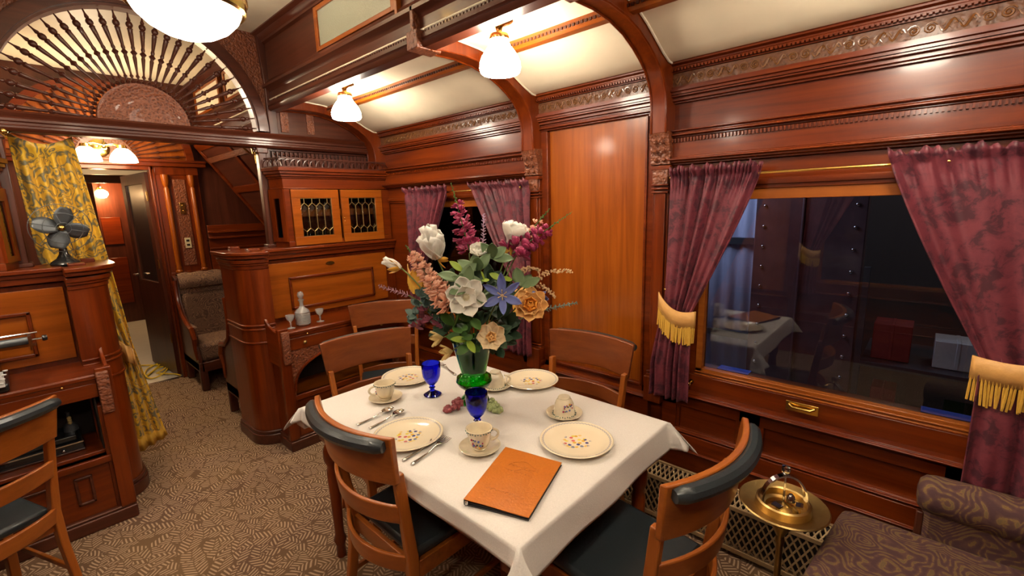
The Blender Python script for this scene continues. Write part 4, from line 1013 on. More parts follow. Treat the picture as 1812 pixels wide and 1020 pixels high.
q = MB(); q.grid([[(x, y - .006, z) for (x, y, z) in P[nz - 3]], [(x, y - .006, z) for (x, y, z) in P[nz]]]); q.build('gold_hem', 'fringe', t, solid=.004, angle=80)

# ================================================================== BURGUNDY CURTAINS
def wcurtain(label, ya, yb, ta, tb, ba, bb, zt=.0, zb=.66, ztie=1.09, pleats=7, inner=1, s=1, tie=True, group=None, seed=0):
    """ya/yb outer and inner edge at the top, ta/tb at the tie, ba/bb at the hem"""
    mir = s < 0; X = XR - .075; random.seed(seed)
    t = thing('burgundy_curtain', label, 'curtain', ((X if s > 0 else 1.28 - X), (ta + tb) / 2, zb), group=group)
    P = []; nz = 64; nu = 110; ZT = 1.765
    zs = [ZT - (ZT - zb) * i / nz for i in range(nz + 1)]
    for i, z in enumerate(zs):
        row = []
        if z > ztie:
            k = (ZT - z) / (ZT - ztie); e = k ** 1.15
            a = ya + (ta - ya) * k ** 2; c = yb + (tb - yb) * e; am = .019 * (1 - .35 * k)
        else:
            k = (ztie - z) / (ztie - zb); e = min(1, k * 1.6) ** .7
            a = ta + (ba - ta) * e; c = tb + (bb - tb) * e; am = .013 + .012 * k
        band = max(0, 1 - abs(z - 1.722) / .022)
        for j in range(nu + 1):
            u = j / nu; ph = u * 2 * pi * pleats + 1.2 * sin(u * 5 + seed) 
            y = a + (c - a) * u
            w = am * sin(ph) * (.55 + .45 * sin(u * 9 + z * 2 + seed)) + .35 * am * sin(ph * .53 + z * 3 + seed) + (.010 * sin(ph * 3.3 + 1) * (1 if z > 1.735 else max(0, 1 - (1.735 - z) / .12)))
            w = w * (1 - .8 * band) + .010 + .006 * band
            sag = -.035 * e * sin(pi * u) * 0 if z > ztie else 0
            zz = z + (.007 * sin(ph + 1) + .007 * sin(ph * 3.3) if i == 0 else 0)
            if z > ztie: zz -= .06 * sin(pi * min(1, u)) * k ** 3 * .5
            row.append((X - w - .02 * (1 - band) * (1 if z > 1.74 else 0) - (.024 * e if z <= ztie else 0), y, zz + (zt if i < 3 else 0)))
        P.append(row)
    q = MB(mirror=mir); q.grid(P); q.build('drape', 'damask', t, solid=.004, angle=80)
    if tie:
        q = MB(mirror=mir); rows = []; fr = []
        n = 26
        for kk in (0, .5, 1):
            rows.append([(X - .012 - .030 * sin(pi * (i / n)) ** .6, (ta + .03 * (1 if ta > tb else -1)) + (tb - ta - .05 * (1 if ta > tb else -1)) * i / n, ztie + .085 - .075 * (i / n) - .035 * sin(pi * i / n) - kk * .080) for i in range(n + 1)])
        q.grid(rows); q.build('tie_band', 'tieband', t, solid=.006, angle=80)
        q = MB(mirror=mir); n2 = 36
        for i in range(n2):
            u = (i + .5) / n2; k = u * n; i0 = min(int(k), n - 1); f = k - i0
            p = Vector(rows[2][i0]).lerp(Vector(rows[2][i0 + 1]), f)
            random.seed(i); dx = random.uniform(-.006, .006); dy = random.uniform(-.006, .006)
            q.tube([p + Vector((0, 0, .012)), p + Vector((dx * .5 - .002, dy * .5, -.04)), p + Vector((dx - .002, dy, -.078 + random.uniform(-.006, .006)))], [.0034, .0042, .0036], 5)
        q.build('fringe', 'fringe', t)
    return t
G = 'burgundy damask curtains with gold ties'
wcurtain('burgundy damask curtain with gold tie on the left side of the wide window', .925, .535, .935, .800, .985, .79, zb=.645, group=G, seed=1)
wcurtain('burgundy damask curtain with gold tie at the right edge of the wide window', -.60, .14, -.42, -.165, -.50, -.165, zb=.62, ztie=1.07, pleats=6, group=G, seed=2)
wcurtain('burgundy curtain on the far side of the small window, beside the cabinet', 3.06, 2.54, 3.07, 2.93, 3.08, 2.90, zb=.68, group=G, seed=3)
wcurtain('burgundy curtain on the near side of the small window, behind the bouquet', 1.80, 2.31, 1.80, 1.93, 1.79, 2.03, zb=.67, group=G, seed=4)
wcurtain('burgundy curtain of the opposite wall, near half', -.60, .10, -.42, -.19, -.50, -.17, group=G, s=-1, seed=5)
wcurtain('burgundy curtain of the opposite wall, far half', .925, .50, .935, .800, .985, .79, group=G, s=-1, seed=6)
for (a, c, lb, s) in ((-.52, .92, 'long brass curtain rod across the top of the wide window', 1), (1.88, 3.06, 'brass curtain rod of the small window behind the bouquet', 1), (-.52, .92, 'brass curtain rod of the opposite wall', -1)):
    q = MB(mirror=s < 0); X = XR - .075
    q.tube([(X, a, 1.722), (X, c, 1.722)], .0055, 8)
    for y in (a - .004, c + .004):
        q.ball((X, y, 1.722), .012, 10, 8); q.tube([(X, y, 1.722), (XR - .01, y, 1.722)], .005, 6)
    tag(q.build('curtain_rod', 'brass'), lb, 'curtain rod')
for (y, z, lb) in ((.935, 1.19, 'small brass curtain hook above the left gold tie'), (.80, .735, 'small brass catch at the lower left corner of the wide window')):
    q = MB(); q.lathe([(0, 0), (.012, .0), (.012, .004), (0, .005)], (XR - .046, y, z), 12, Matrix.Rotation(-pi / 2, 3, 'Y')); q.tube([(XR - .045, y, z), (XR - .065, y, z), (XR - .075, y, z - .015), (XR - .085, y, z - .003)], .004, 6); q.ball((XR - .085, y, z), .006, 8, 6)
    tag(q.build('brass_hook', 'brass'), lb, 'hook')
# ================================================================== DINING TABLE
TX0, TX1, TY0, TY1, TZ = .752, 1.625, .700, 1.985, .755
t = thing('dining_table', 'rectangular dining table under the white cloth', 'table', ((TX0 + TX1) / 2, (TY0 + TY1) / 2, 0))
q = MB(); q.box(TX0, TX1, TY0, TY1, TZ - .028, TZ - .003); q.build('tabletop', 'chr_y', t, bevel=.006)
q = MB(); q.box(TX0 + .03, TX1 - .03, TY0 + .03, TY0 + .05, .635, .73); q.box(TX0 + .03, TX1 - .03, TY1 - .05, TY1 - .03, .635, .73); q.box(TX0 + .03, TX0 + .05, TY0 + .03, TY1 - .03, .635, .73); q.box(TX1 - .05, TX1 - .03, TY0 + .03, TY1 - .03, .635, .73); q.build('apron', 'red_y', t, bevel=.003)
for x in (TX0 + .07, TX1 - .07):
    for y in (TY0 + .07, TY1 - .07):
        q = MB(); q.box(x - .032, x + .032, y - .032, y + .032, .60, .73); q.lathe([(.032, .60), (.022, .58), (.034, .55), (.034, .50), (.022, .47), (.028, .44), (.02, .12), (.03, .09), (.02, .06), (.022, 0)], (x, y, 0), 16); q.build('leg', 'red_z', t, angle=40)
# cloth: falls over the four edges, the corners hang in flared folds
dl, dr, dn, df = .070, .15, .120, .12
def cloth_pt(u, v):
    ex = TX0 - u if u < TX0 else (u - TX1 if u > TX1 else 0); ey = TY0 - v if v < TY0 else (v - TY1 if v > TY1 else 0)
    sx = -1 if u < TX0 else 1; sy = -1 if v < TY0 else 1
    cx = min(max(u, TX0), TX1); cy = min(max(v, TY0), TY1)
    if ex == 0 and ey == 0:
        ed = min(u - TX0, TX1 - u, v - TY0, TY1 - v)
        return (u, v, TZ + .003 + .0016 * sin(u * 23 + sin(v * 9) * 2) * sin(v * 17) * min(1, ed / .05))
    if ex > 0 and ey > 0:
        d = sqrt(ex * ex + ey * ey); ang = atan2(ey, ex)
        fl = .42 + .22 * sin(2 * ang); 
        ox = ex / d * d * fl; oy = ey / d * d * fl
        fold = .016 * sin(ang * 8) * min(1, d / .1)
        dn_ = d * (.86 - .10 * sin(2 * ang))
        return (cx + sx * (ox + .012 + fold), cy + sy * (oy + .012 - fold), TZ + .002 - dn_)
    e = ex + ey; r = min(e, .02)
    o = .008 * min(1, e / .012) + .10 * e + (.004 * sin((u + v) * 15) * min(1, e / .08))
    if e < .012: dz = e * .2
    else: dz = .0024 + (e - .012)
    return (cx + (sx * o if ex else 0), cy + (sy * o if ey else 0), TZ + .002 - dz)
def lin(a, b, n): return [a + (b - a) * i / n for i in range(n + 1)]
us = lin(TX0 - dl, TX0 - .012, 6) + [TX0 - .006] + lin(TX0, TX1, 34) + [TX1 + .006] + lin(TX1 + .012, TX1 + dr, 10)
vs_ = lin(TY0 - dn, TY0 - .012, 10) + [TY0 - .006] + lin(TY0, TY1, 48) + [TY1 + .006] + lin(TY1 + .012, TY1 + df, 9)
q = MB(); q.grid([[cloth_pt(u, v) for v in vs_] for u in us])
tag(q.build('tablecloth', 'linen', solid=.002, angle=80), 'white linen cloth covering the dining table, corners hanging down', 'tablecloth')
TT = TZ + .006

# ================================================================== CHAIRS
def make_chair(name, label, wd='chr'):
    t = thing(name, label, 'chair')
    W = .25; D = .07
    def arc(u, off=0): return -.235 - off + D * (u * u - 1) * .9 + 0     # u -1..1 , bows backwards in the middle
    def rake(z): return -.055 * max(0, (z - .45)) / .5
    def slat(z0, z1, th, w0, w1, name, mat, topcurve=0):
        q = MB(); n = 16; vs = []; fs = []
        for i in range(n + 1):
            u = -1 + 2 * i / n
            for (o_, z) in ((0, z0), (th, z0), (th, z1), (0, z1)):
                w = w0 + (w1 - w0) * (z - z0) / (z1 - z0)
                y = arc(u, o_) + rake(z)
                vs.append((u * w, y, z + (topcurve * (1 - u * u) if z == z1 else 0)))
        for i in range(n):
            for k in range(4):
                l = (k + 1) % 4; fs.append((i * 4 + k, i * 4 + 4 + k, i * 4 + 4 + l, i * 4 + l))
        fs += [(0, 1, 2, 3), (n * 4 + 3, n * 4 + 2, n * 4 + 1, n * 4)]
        q.add(vs, fs); return q.build(name, mat, t, world=False, bevel=.004, angle=40)
    slat(.775, .945, .020, .232, W, 'top_rail', wd + '_x')
    slat(.615, .685, .016, .205, .212, 'slat', wd + '_x')
    slat(.415, .480, .016, .190, .198, 'slat', wd + '_x')
    # leather roll along the back of the top rail
    q = MB(); n = 22; pts = []; rs = []
    for i in range(n + 1):
        u = -1 + 2 * i / n; pts.append((u * (W - .012), arc(u, .036) + rake(.93), .922)); rs.append(.023 if 0 < i < n else .017)
    q.tube(pts, rs, 10); q.build('leather_roll', 'leather', t, world=False)
    for s_ in (-1, 1):
        q = MB(); pts = []
        P = [(.215, -.30, 0, .030), (.207, -.262, .15, .032), (.200, -.238, .32, .034), (.198, -.232, .46, .036), (.206, -.250, .62, .032), (.216, -.272, .80, .030)]
        vs = []; fs = []
        for (x, y, z, w) in P:
            for (dx, dy) in ((-.5, -.5), (.5, -.5), (.5, .5), (-.5, .5)): vs.append((s_ * x + dx * w * .8, y + dy * w * 1.15, z))
        for i in range(len(P) - 1):
            for k in range(4):
                l = (k + 1) % 4; fs.append((i * 4 + k, i * 4 + l, i * 4 + 4 + l, i * 4 + 4 + k))
        fs += [(3, 2, 1, 0), tuple((len(P) - 1) * 4 + k for k in range(4))]
        q.add(vs, fs); q.build('leg', 'chr_z', t, world=False, bevel=.004, angle=50)
        q = MB(); q.prism([(.205 - .018, .19), (.205 + .018, .19), (.205 + .018, .226), (.205 - .018, .226)], 2, .02, .44)
        for v in q.v: v.x *= s_; 
        if s_ < 0: q.f = [f[::-1] for f in q.f]
        for v in q.v:
            if v.z < .1: v.x *= .97; v.y += .004
        q.build('leg', 'chr_z', t, world=False, bevel=.004)
    q = MB(); q.box(-.19, .19, .20, .222, .375, .44); q.box(-.19, .19, -.235, -.215, .375, .44)
    for s_ in (-1, 1): q.bar((s_ * .198, -.22, .408), (s_ * .205, .21, .408), .020, .065)
    for s_ in (-1, 1): q.bar((s_ * .203, -.25, .20), (s_ * .205, .21, .20), .014, .022)
    q.build('seat_frame', 'chr_x', t, world=False, bevel=.003)
    q = MB(); q.prism([(-.195, -.215), (.195, -.215), (.212, .225), (.19, .238), (-.19, .238), (-.212, .225)], 2, .438, .475)
    q.build('seat', 'leather', t, world=False, bevel=.014, angle=50)
    return t
G = 'curved-back dining chairs'
c0 = make_chair('dining_chair', 'curved-back wooden chair at the left side of the table, seen from behind')
c0['group'] = G; c0.location = (.966, 1.37, 0); c0.rotation_euler = (0, 0, R(-90))
dup(c0, None, (1.235, .690, 0), R(-5), 'curved-back wooden chair at the near end of the table, beside the brass ashtray stand')
c1 = make_chair('dining_chair', 'x', 'mid'); c1['group'] = G; c1.location = (1.155, 1.91, 0); c1.rotation_euler = (0, 0, R(169)); tag(c1, 'wooden chair at the far end of the table, facing the viewer', 'chair')
dup(c1, None, (1.615, 1.235, 0), R(91), 'wooden chair between the table and the veneered wall panel')
dup(c1, None, (1.60, 2.62, 0), R(152), 'spare wooden chair standing behind, between sideboard and small window')
dup(c0, None, (-.335, 2.62, 0), R(23), 'wooden chair at the left edge, drawn up to the writing desk')

# ================================================================== TABLEWARE
q = MB(); q.lathe([(0, 0), (.075, .0), (.08, .003), (.10, .008), (.131, .017), (.1325, .019), (.130, .0205), (.104, .0125), (.085, .007), (.0, .0065)], seg=56)
pl0 = q.build('dinner_plate', 'plate', base=(0, 0, 0)); G = 'cream china plates with a flower print'
pl0.location = (1.262, .872, TT); pl0.rotation_euler = (0, 0, -.7); tag(pl0, 'printed china plate right of the tan folder, nearest the table edge', 'plate', G)
for (x, y, rz, lb) in ((.893, 1.385, .6, 'printed china plate between the spoons and forks'), (1.628, 1.37, 2.2, 'printed china plate on the window side of the table'), (1.245, 1.892, 3.0, 'printed china plate at the far end behind the left cobalt goblet')):
    dup(pl0, None, (x if x < 1.6 else 1.60, y, TT), rz, lb)
def saucer_mesh():
    q = MB(); q.lathe([(0, 0), (.04, 0), (.044, .003), (.060, .008), (.074, .016), (.075, .018), (.073, .0185), (.058, .0115), (.035, .006), (.022, .0055), (.02, .0045), (0, .0045)], seg=44); return q
sc0 = saucer_mesh().build('saucer', 'china', base=(0, 0, 0))
G2 = 'cream china saucers'; G3 = 'cream china cups'
SP = [((1.008, 1.112), 'cream saucer under the near cup by the forks'), ((1.028, 1.755), 'cream saucer under the cup beside the left goblet'), ((1.412, 1.035), 'cream saucer under the upturned cup right of the vase'), ((1.440, 1.458), 'cream saucer half hidden behind the green vase')]
for i, ((x, y), lb) in enumerate(SP):
    o = sc0 if i == 0 else dup(sc0, None, label=lb)
    o.location = (x, y, TT); tag(o, lb, 'saucer', G2)
def cup(label, loc, rz, flip=False):
    t = thing('teacup', label, 'cup', loc, rz, G3); t.scale = (1.17, 1.17, 1.12)
    pr = [(0, 0), (.020, 0), (.022, .004), (.019, .007), (.026, .012), (.033, .028), (.036, .05), (.0385, .066), (.041, .068), (.041, .070), (.0385, .070), (.0355, .066), (.033, .05), (.030, .028), (.022, .013), (0, .010)]
    f = (lambda z: .070 - z) if flip else (lambda z: z)
    q = MB(); q.lathe([(r, f(z)) for r, z in pr], seg=36); bd = q.build('bowl', 'china', t, world=False)
    q = MB(); q.tube([(.036 + .024 * sin(a) , 0, f(.040) + .018 * cos(a)) for a in [pi * k / 12 for k in range(13)]], .0042, 8); q.build('handle', 'china', t, world=False)
    q = MB()
    for k in range(30):
        a = 2 * pi * k / 30; q.ball((.0405 * cos(a), .0405 * sin(a), f(.0635 + .002 * (k % 2))), .0022, 6, 4)
    q.build('rim_pattern', 'leaf_blue', t, world=False)
    q = MB(); q.cur = 0
    random.seed(5)
    for k in range(15):
        a = rot_pr + random.uniform(-.5, .5); z = random.uniform(.018, .048); r_ = .0345 if z > .03 else .0325
        q.cur = random.choice([0, 1, 2, 3]); q.ball((r_ * cos(a) * 1.03, r_ * sin(a) * 1.03, f(z)), random.uniform(.002, .0042), 6, 4, (1, 1, 1))
    q.build('flower_print', ['petal_blue', 'petal_magenta', 'petal_gold', 'leaf_dark'], t, world=False)
    return t
rot_pr = R(-115)
cup('upright cream teacup nearest the viewer, beside the right-hand goblet', (1.008, 1.112, TT + .006), R(-30))
rot_pr = R(-30)
cup('upright cream teacup left of the left cobalt goblet', (1.028, 1.755, TT + .006), R(150))
rot_pr = R(200)
cup('cream teacup turned upside down on its saucer, above the right plate', (1.412, 1.035, TT + .007), R(40), True)
rot_pr = R(200)
cup('upside-down teacup behind the green vase', (1.440, 1.458, TT + .007), R(-40), True)
def goblet(label, loc):
    q = MB(); q.lathe([(0, 0), (.034, 0), (.035, .003), (.028, .008), (.010, .020), (.008, .028), (.013, .034), (.008, .040), (.013, .047), (.024, .060), (.034, .085), (.037, .115), (.0375, .142), (.0365, .144), (.0350, .142), (.034, .115), (.031, .086), (.020, .064), (.0, .056)], seg=40)
    for v in q.v: v.x *= 1.18; v.y *= 1.18; v.z *= 1.08
    o = q.build('goblet', 'blue_glass', base=(0, 0, 0)); o.location = loc
    return tag(o, label, 'goblet', 'cobalt glass goblets')
goblet('cobalt blue glass goblet standing clear, left of the green vase', (1.200, 1.634, TT))
goblet('cobalt blue glass goblet in front of the green vase, between the grapes', (1.108, 1.230, TT))
# cutlery
def handle_pts(L0): return [(0, 0, .004), (.02, 0, .0035), (L0 * .5, 0, .003), (L0 * .8, 0, .006), (L0, 0, .012)]
def spoon(label, loc, rz):
    t = thing('spoon', label, 'spoon', loc, rz, 'silver spoons')
    q = MB(); n = 12
    P = []
    for i in range(n + 1):
        u = i / n; x = -.0 + .125 * u; w = .0055 - .0035 * min(1, u * 1.6) + .001; z = .003 + .009 * max(0, (u - .6) / .4) ** 1.2
        P.append([(x, -w, z), (x, 0, z + .0015), (x, w, z)])
    q.grid(P); q.build('handle', 'silver', t, world=False, solid=.0022, angle=60)
    q = MB(); P = []
    for i in range(13):
        u = i / 12; x = .122 + .055 * u; w = .019 * sqrt(max(.0, sin(pi * (.06 + .90 * u)))) ; row = []
        for j in range(9):
            v = -1 + 2 * j / 8; row.append((x, w * v, .012 + .001 - .008 * (1 - v * v) * sin(pi * (.08 + .84 * u))))
        P.append(row)
    q.grid(P); q.build('bowl', 'silver', t, world=False, solid=.0015, angle=80)
    return t
def fork(label, loc, rz):
    t = thing('fork', label, 'fork', loc, rz, 'silver forks')
    q = MB(); P = []
    for i in range(13):
        u = i / 12; x = .13 * u; w = .0055 - .0035 * min(1, u * 1.6) + .001; z = .003 + .010 * max(0, (u - .6) / .4) ** 1.2
        P.append([(x, -w, z), (x, 0, z + .0015), (x, w, z)])
    P.append([(.140, -.011, .013), (.140, 0, .013), (.140, .011, .013)]); P.append([(.150, -.0125, .0105), (.150, 0, .010), (.150, .0125, .0105)])
    q.grid(P); q.build('handle', 'silver', t, world=False, solid=.0022, angle=60)
    q = MB()
    for k in range(4):
        y = -.011 + .0073 * k; q.tube([(.148, y, .010), (.168, y, .006), (.196, y, .009)], [.0017, .0015, .0009], 6)
    q.build('tines', 'silver', t, world=False)
    return t
spoon('silver spoon left of the left plate, farther of the pair', (.815, 1.628, TT), R(4))
spoon('silver spoon left of the left plate, nearer of the pair', (.832, 1.562, TT), R(8))
fork('silver fork beside the left plate, nearer the plate', (.785, 1.262, TT), R(6))
fork('silver fork beside the left plate, nearer the tan folder', (.790, 1.218, TT), R(10))
fork('silver fork at the far end, just behind the left goblet', (1.43, 1.74, TT), R(75))
# tan folder
t = thing('menu_folder', 'tan leather menu folder with faint embossed script on the white cloth', 'folder', (.945, .875, TT))
A, Bc, C3, D3 = Vector((1.055, 1.030)), Vector((1.112, .826)), Vector((.835, .735)), Vector((.765, .925))
def fp(u, v, z): 
    p = (A * (1 - u) + Bc * u) * (1 - v) + (D3 * (1 - u) + C3 * u) * v; return (p.x, p.y, TT + z)
def slab(q, u0, u1, v0, v1, zf, th, n=14):
    P = []
    vs = []; fs = []
    for i in range(n + 1):
        u = u0 + (u1 - u0) * i / n
        for (v, o_) in ((v0, 0), (v1, 0), (v1, th), (v0, th)): vs.append(fp(u, v, zf(u) + o_))
    for i in range(n):
        for k in range(4):
            l = (k + 1) % 4; fs.append((i * 4 + k, i * 4 + l, i * 4 + 4 + l, i * 4 + 4 + k))
    fs += [(3, 2, 1, 0), tuple(n * 4 + k for k in range(4))]; q.add(vs, fs)
zt = lambda u: .017 - .008 * min(1, u * 1.5) + .003 * sin(u * 3)
q = MB(); slab(q, 0, 1, 0, 1, zt, .003); q.build('front_cover', 'tan', t, bevel=.0012)
q = MB(); slab(q, 0, 1, 0, 1, lambda u: .001, .003); slab(q, .02, .97, .01, .985, lambda u: .004, .005); slab(q, 0, .015, 0, 1, lambda u: .004, .014, 2); q.build('back_cover', 'page', t, bevel=.001)
q = MB(); q.tube([fp(.05, 1.0, .006), fp(.05, 1.0, .016)], .005, 8); q.build('ring_binding', 'silver', t)
q = MB(); q.tube([fp(.20 + .55 * s_, .36 + .035 * sin(s_ * 7), zt(.2 + .55 * s_) + .0035) for s_ in [i / 20 for i in range(21)]], .0006, 4); q.tube([fp(.30 + .4 * s_, .22 + .03 * sin(s_ * 6 + 2), zt(.3 + .4 * s_) + .0035) for s_ in [i / 20 for i in range(21)]], .0006, 4)
for (v0, u0, u1, k_) in ((.30, .25, .75, 46), (.40, .35, .72, 40), (.76, .18, .80, 52)):
    q.tube([fp(u0 + (u1 - u0) * s_ + .012 * cos(s_ * k_), v0 + .02 * sin(s_ * k_) * (.6 + .4 * sin(s_ * 13)), zt(u0 + (u1 - u0) * s_) + .0033) for s_ in [i / 160 for i in range(161)]], .0007, 4)
    if v0 == .30: q.build('embossed_flourish', 'tan_mark', t); q = MB()
    else: q.build('embossed_script', 'tan_mark', t); q = MB()
# grapes
def grapes(name, label, mat, c, dirv, n, r, seed, cat='grapes'):
    random.seed(seed); t = thing(name, label, cat, c)
    q = MB(); dirv = Vector(dirv).normalized(); side = Vector((-dirv.y, dirv.x, 0))
    for i in range(n):
        u = i / n; w = .030 * (1 - .6 * abs(u - .35) / .65)
        p = Vector(c) + dirv * (.085 * u - .03) + side * random.uniform(-w, w) + Vector((0, 0, r + random.uniform(0, 1) * .030 * (1 - u)))
        q.ball(p, r * random.uniform(.9, 1.1), 10, 8)
    q.build('berries', mat, t)['kind'] = 'stuff'
    q = MB(); q.tube([Vector(c) - dirv * .05 + Vector((0, 0, .035)), Vector(c) + Vector((0, 0, .02))], .0025, 6); q.build('stem', 'stem', t)
grapes('red_grapes', 'bunch of red grapes left of the vase foot', 'grape_red', (1.168, 1.430, TT), (-.85, .2, 0), 34, .0095, 3)
grapes('green_grapes', 'bunch of green grapes right of the front goblet', 'grape_green', (1.265, 1.305, TT), (-.1, -1, 0), 44, .0088, 4)
# vase
q = MB(); q.lathe([(0, 0), (.062, 0), (.066, .006), (.060, .02), (.045, .035), (.040, .05), (.048, .065), (.070, .082), (.080, .10), (.076, .118), (.060, .130), (.055, .138), (.060, .16), (.075, .22), (.092, .285), (.094, .287), (.090, .285), (.072, .22), (.056, .16), (.050, .138), (.055, .125), (.070, .112), (.074, .10), (.066, .088), (.04, .07), (.030, .05), (0, .045)], seg=48)
VX, VY = 1.275, 1.425
vs0 = q.build('vase', 'green_glass', base=(0, 0, 0)); vs0.location = (VX, VY, TT); tag(vs0, 'green glass urn-shaped vase holding the flowers', 'vase')
q = MB(); q.lathe([(0, .145), (.046, .145), (.049, .16), (.066, .22), (.078, .262), (.06, .275), (0, .278)], seg=32)
fo = q.build('packed_stems', 'leaf_dark', vs0, world=False)

# ================================================================== FLOWERS
VT = TT + .25
vc = Vector((VX, VY, VT))
def flower(name, label, cat, at, mats, fn, group=None, curl=0, stem=True, sr=.0032):
    at = Vector(at); t = thing(name, label, cat, (VX, VY, VT - .08), group=group)
    fn(t, at)
    if stem:
        b0 = vc + Vector(((at.x - VX) * .12, (at.y - VY) * .12, -.09)); mid = vc.lerp(at, .5) + Vector((0, 0, .05 + curl))
        q = MB(); q.tube([(b0 * (1 - s_) * (1 - s_) + mid * 2 * s_ * (1 - s_) + at * s_ * s_) for s_ in [i / 10 for i in range(11)]], sr, 6); q.build('stem', 'stem', t)
    return t
def petal(q, c, d, up, length, width, curve=.3, tip=.9, n=10, cup=.25, wav=0):
    rnd = tip < .85
    d = Vector(d).normalized(); up = Vector(up); up = (up - d * up.dot(d)).normalized(); s_ = d.cross(up); P = []
    for i in range(n + 1):
        u = i / n; w = width * (1.05 * sin(pi * (.06 + .925 * u ** 1.35)) ** .6 if rnd else sin(pi * min(1, u ** tip * .98 + .02)) ** .75); row = []
        for j in range(7):
            v = -1 + j / 3
            row.append(Vector(c) + d * length * u * (1 - abs(curve) * .3 * u) + up * length * (curve * u * u + wav * sin(v * 4 + u * 5) * u) + s_ * w * v / 2 + up * cup * width * v * v * .6)
        P.append(row)
    q.grid(P)
def tocam(at): return (Vector((0, 0, 1.62)) - Vector(at)).normalized()
def frame(n):
    n = Vector(n).normalized(); a = n.orthogonal().normalized(); return n, a, n.cross(a)
def bloom(t, at, face, layers, mat, center='petal_gold', cr=.012, name='petals', rot=0):
    n, a, b_ = frame(face); q = MB()
    for (cnt, ln, wd, open_, ph, tip) in layers:
        for k in range(cnt):
            an = 2 * pi * k / cnt + ph + rot; d = (a * cos(an) + b_ * sin(an)) * open_ + n * sqrt(max(0, 1 - open_ ** 2))
            petal(q, Vector(at), d, n, ln, wd, .15 * (1 if open_ > .7 else .5), tip, cup=.35, wav=.02)
    q.build(name, mat, t, solid=.0012, angle=80)
    if center:
        q = MB(); q.ball(Vector(at) + n * .008, cr, 12, 8)
        for k in range(10):
            an = 2 * pi * k / 10; q.tube([Vector(at), Vector(at) + n * cr * 1.8 + (a * cos(an) + b_ * sin(an)) * cr], .0012, 4)
        q.build('center', center, t)
def sepals(t, at, d, mat='petal_gold', n_=3, ln=.05):
    n, a, b_ = frame(d); q = MB()
    for k in range(n_):
        an = 2 * pi * k / n_ + .4; petal(q, at, (a * cos(an) + b_ * sin(an)) * .75 + n * .6, n, ln, .022, .3)
    q.build('sepals', mat, t, solid=.001, angle=80)
CAMR = Vector((.68, -.733, 0))
# big white tulip-like magnolias
flower('magnolia', 'upright white magnolia bloom at the upper left of the bouquet', 'flower', (1.172, 1.502, 1.405), None,
       lambda t, at: (bloom(t, at, Vector((0, 0, 1)) - CAMR * .25 + tocam(at) * .35, [(4, .155, .10, .30, 0, .9), (5, .125, .095, .55, .6, .8)], 'petal_white', None), sepals(t, at, CAMR * .7 + Vector((0, 0, -.25)))), group='magnolias')
flower('magnolia', 'white magnolia bloom tipped right at the upper right of the bouquet', 'flower', (1.452, 1.345, 1.445), None,
       lambda t, at: (bloom(t, at, Vector((0, 0, .8)) + CAMR * .3, [(5, .110, .09, .50, 0, .8), (4, .115, .08, .78, .5, .8)], 'petal_white', None), sepals(t, at, Vector((0, 0, -.6)) - CAMR * .3, n_=5)), group='magnolias')
flower('magnolia', 'open cream magnolia facing the viewer at the middle of the bouquet', 'flower', (1.172, 1.335, 1.262), None,
       lambda t, at: bloom(t, at, tocam(at) + Vector((0, 0, .1)), [(6, .096, .064, .95, 0, .75), (5, .070, .052, .78, .5, .75)], 'petal_white', 'petal_ivory', .015), group='magnolias')
flower('tulip', 'white bud with yellow sepals reaching out far left', 'flower', (1.070, 1.618, 1.372), None,
       lambda t, at: (bloom(t, at, -CAMR * .9 + Vector((0, 0, .45)), [(4, .085, .042, .30, 0, .9)], 'petal_white', None), sepals(t, at, -CAMR * .6 + Vector((0, 0, .1)), n_=4, ln=.062)))
flower('rose', 'small white rose at the top middle of the bouquet', 'flower', (1.31, 1.40, 1.415), None,
       lambda t, at: bloom(t, at, tocam(at) * .6 + Vector((0, 0, .7)), [(6, .055, .05, .85, 0, .8), (5, .045, .045, .6, .4, .8), (4, .035, .035, .35, .2, .8)], 'petal_cream' if False else 'petal_white', None), group='roses')
flower('rose', 'orange rose at the right of the bouquet below the second lily', 'flower', (1.412, 1.205, 1.200), None,
       lambda t, at: (bloom(t, at, tocam(at) + Vector((0, 0, .25)), [(8, .086, .052, .96, 0, .75), (8, .072, .048, .84, .4, .75)], 'petal_apricot', None), bloom(t, at, tocam(at) + Vector((0, 0, .25)), [(6, .056, .056, .62, .2, .8), (5, .045, .045, .40, .5, .8), (4, .035, .03, .2, .6, .8)], 'petal_orange', None, name='inner_petals')), group='roses')
flower('rose', 'pale apricot rose low down just above the vase rim', 'flower', (1.255, 1.285, 1.082), None,
       lambda t, at: (bloom(t, at, tocam(at) + Vector((0, 0, .3)), [(7, .074, .050, .93, 0, .75)], 'petal_cream', None), bloom(t, at, tocam(at) + Vector((0, 0, .3)), [(5, .042, .042, .6, .2, .8), (4, .03, .03, .3, .6, .8)], 'petal_apricot', None, name='inner_petals')), group='roses')
for (at, lb, sz, fc) in (((1.28, 1.240, 1.262), 'large blue six-petalled lily facing the viewer', .100, Vector((0, 0, .15))), ((1.46, 1.225, 1.240), 'smaller blue lily drooping over the orange rose', .068, Vector((.3, -.2, -.9)))):
    def fn(t, at, sz=sz, fc=fc):
        n = tocam(at) + fc; bloom(t, at, n, [(3, sz, .036, .96, .3, 1.0), (3, sz, .030, .94, .3 + pi / 3, 1.0)], 'petal_blue', 'seed', .006)
        nn, a, b_ = frame(n); q = MB()
        for k in range(6):
            an = 2 * pi * k / 6 + .3; d = a * cos(an) + b_ * sin(an); q.tube([Vector(at) + nn * .004, Vector(at) + nn * .03 + d * .02], [.001, .0022], 5)
        q.build('stamens', 'petal_yellow', t)
    flower('lily', lb, 'flower', at, None, fn, group='blue lilies')
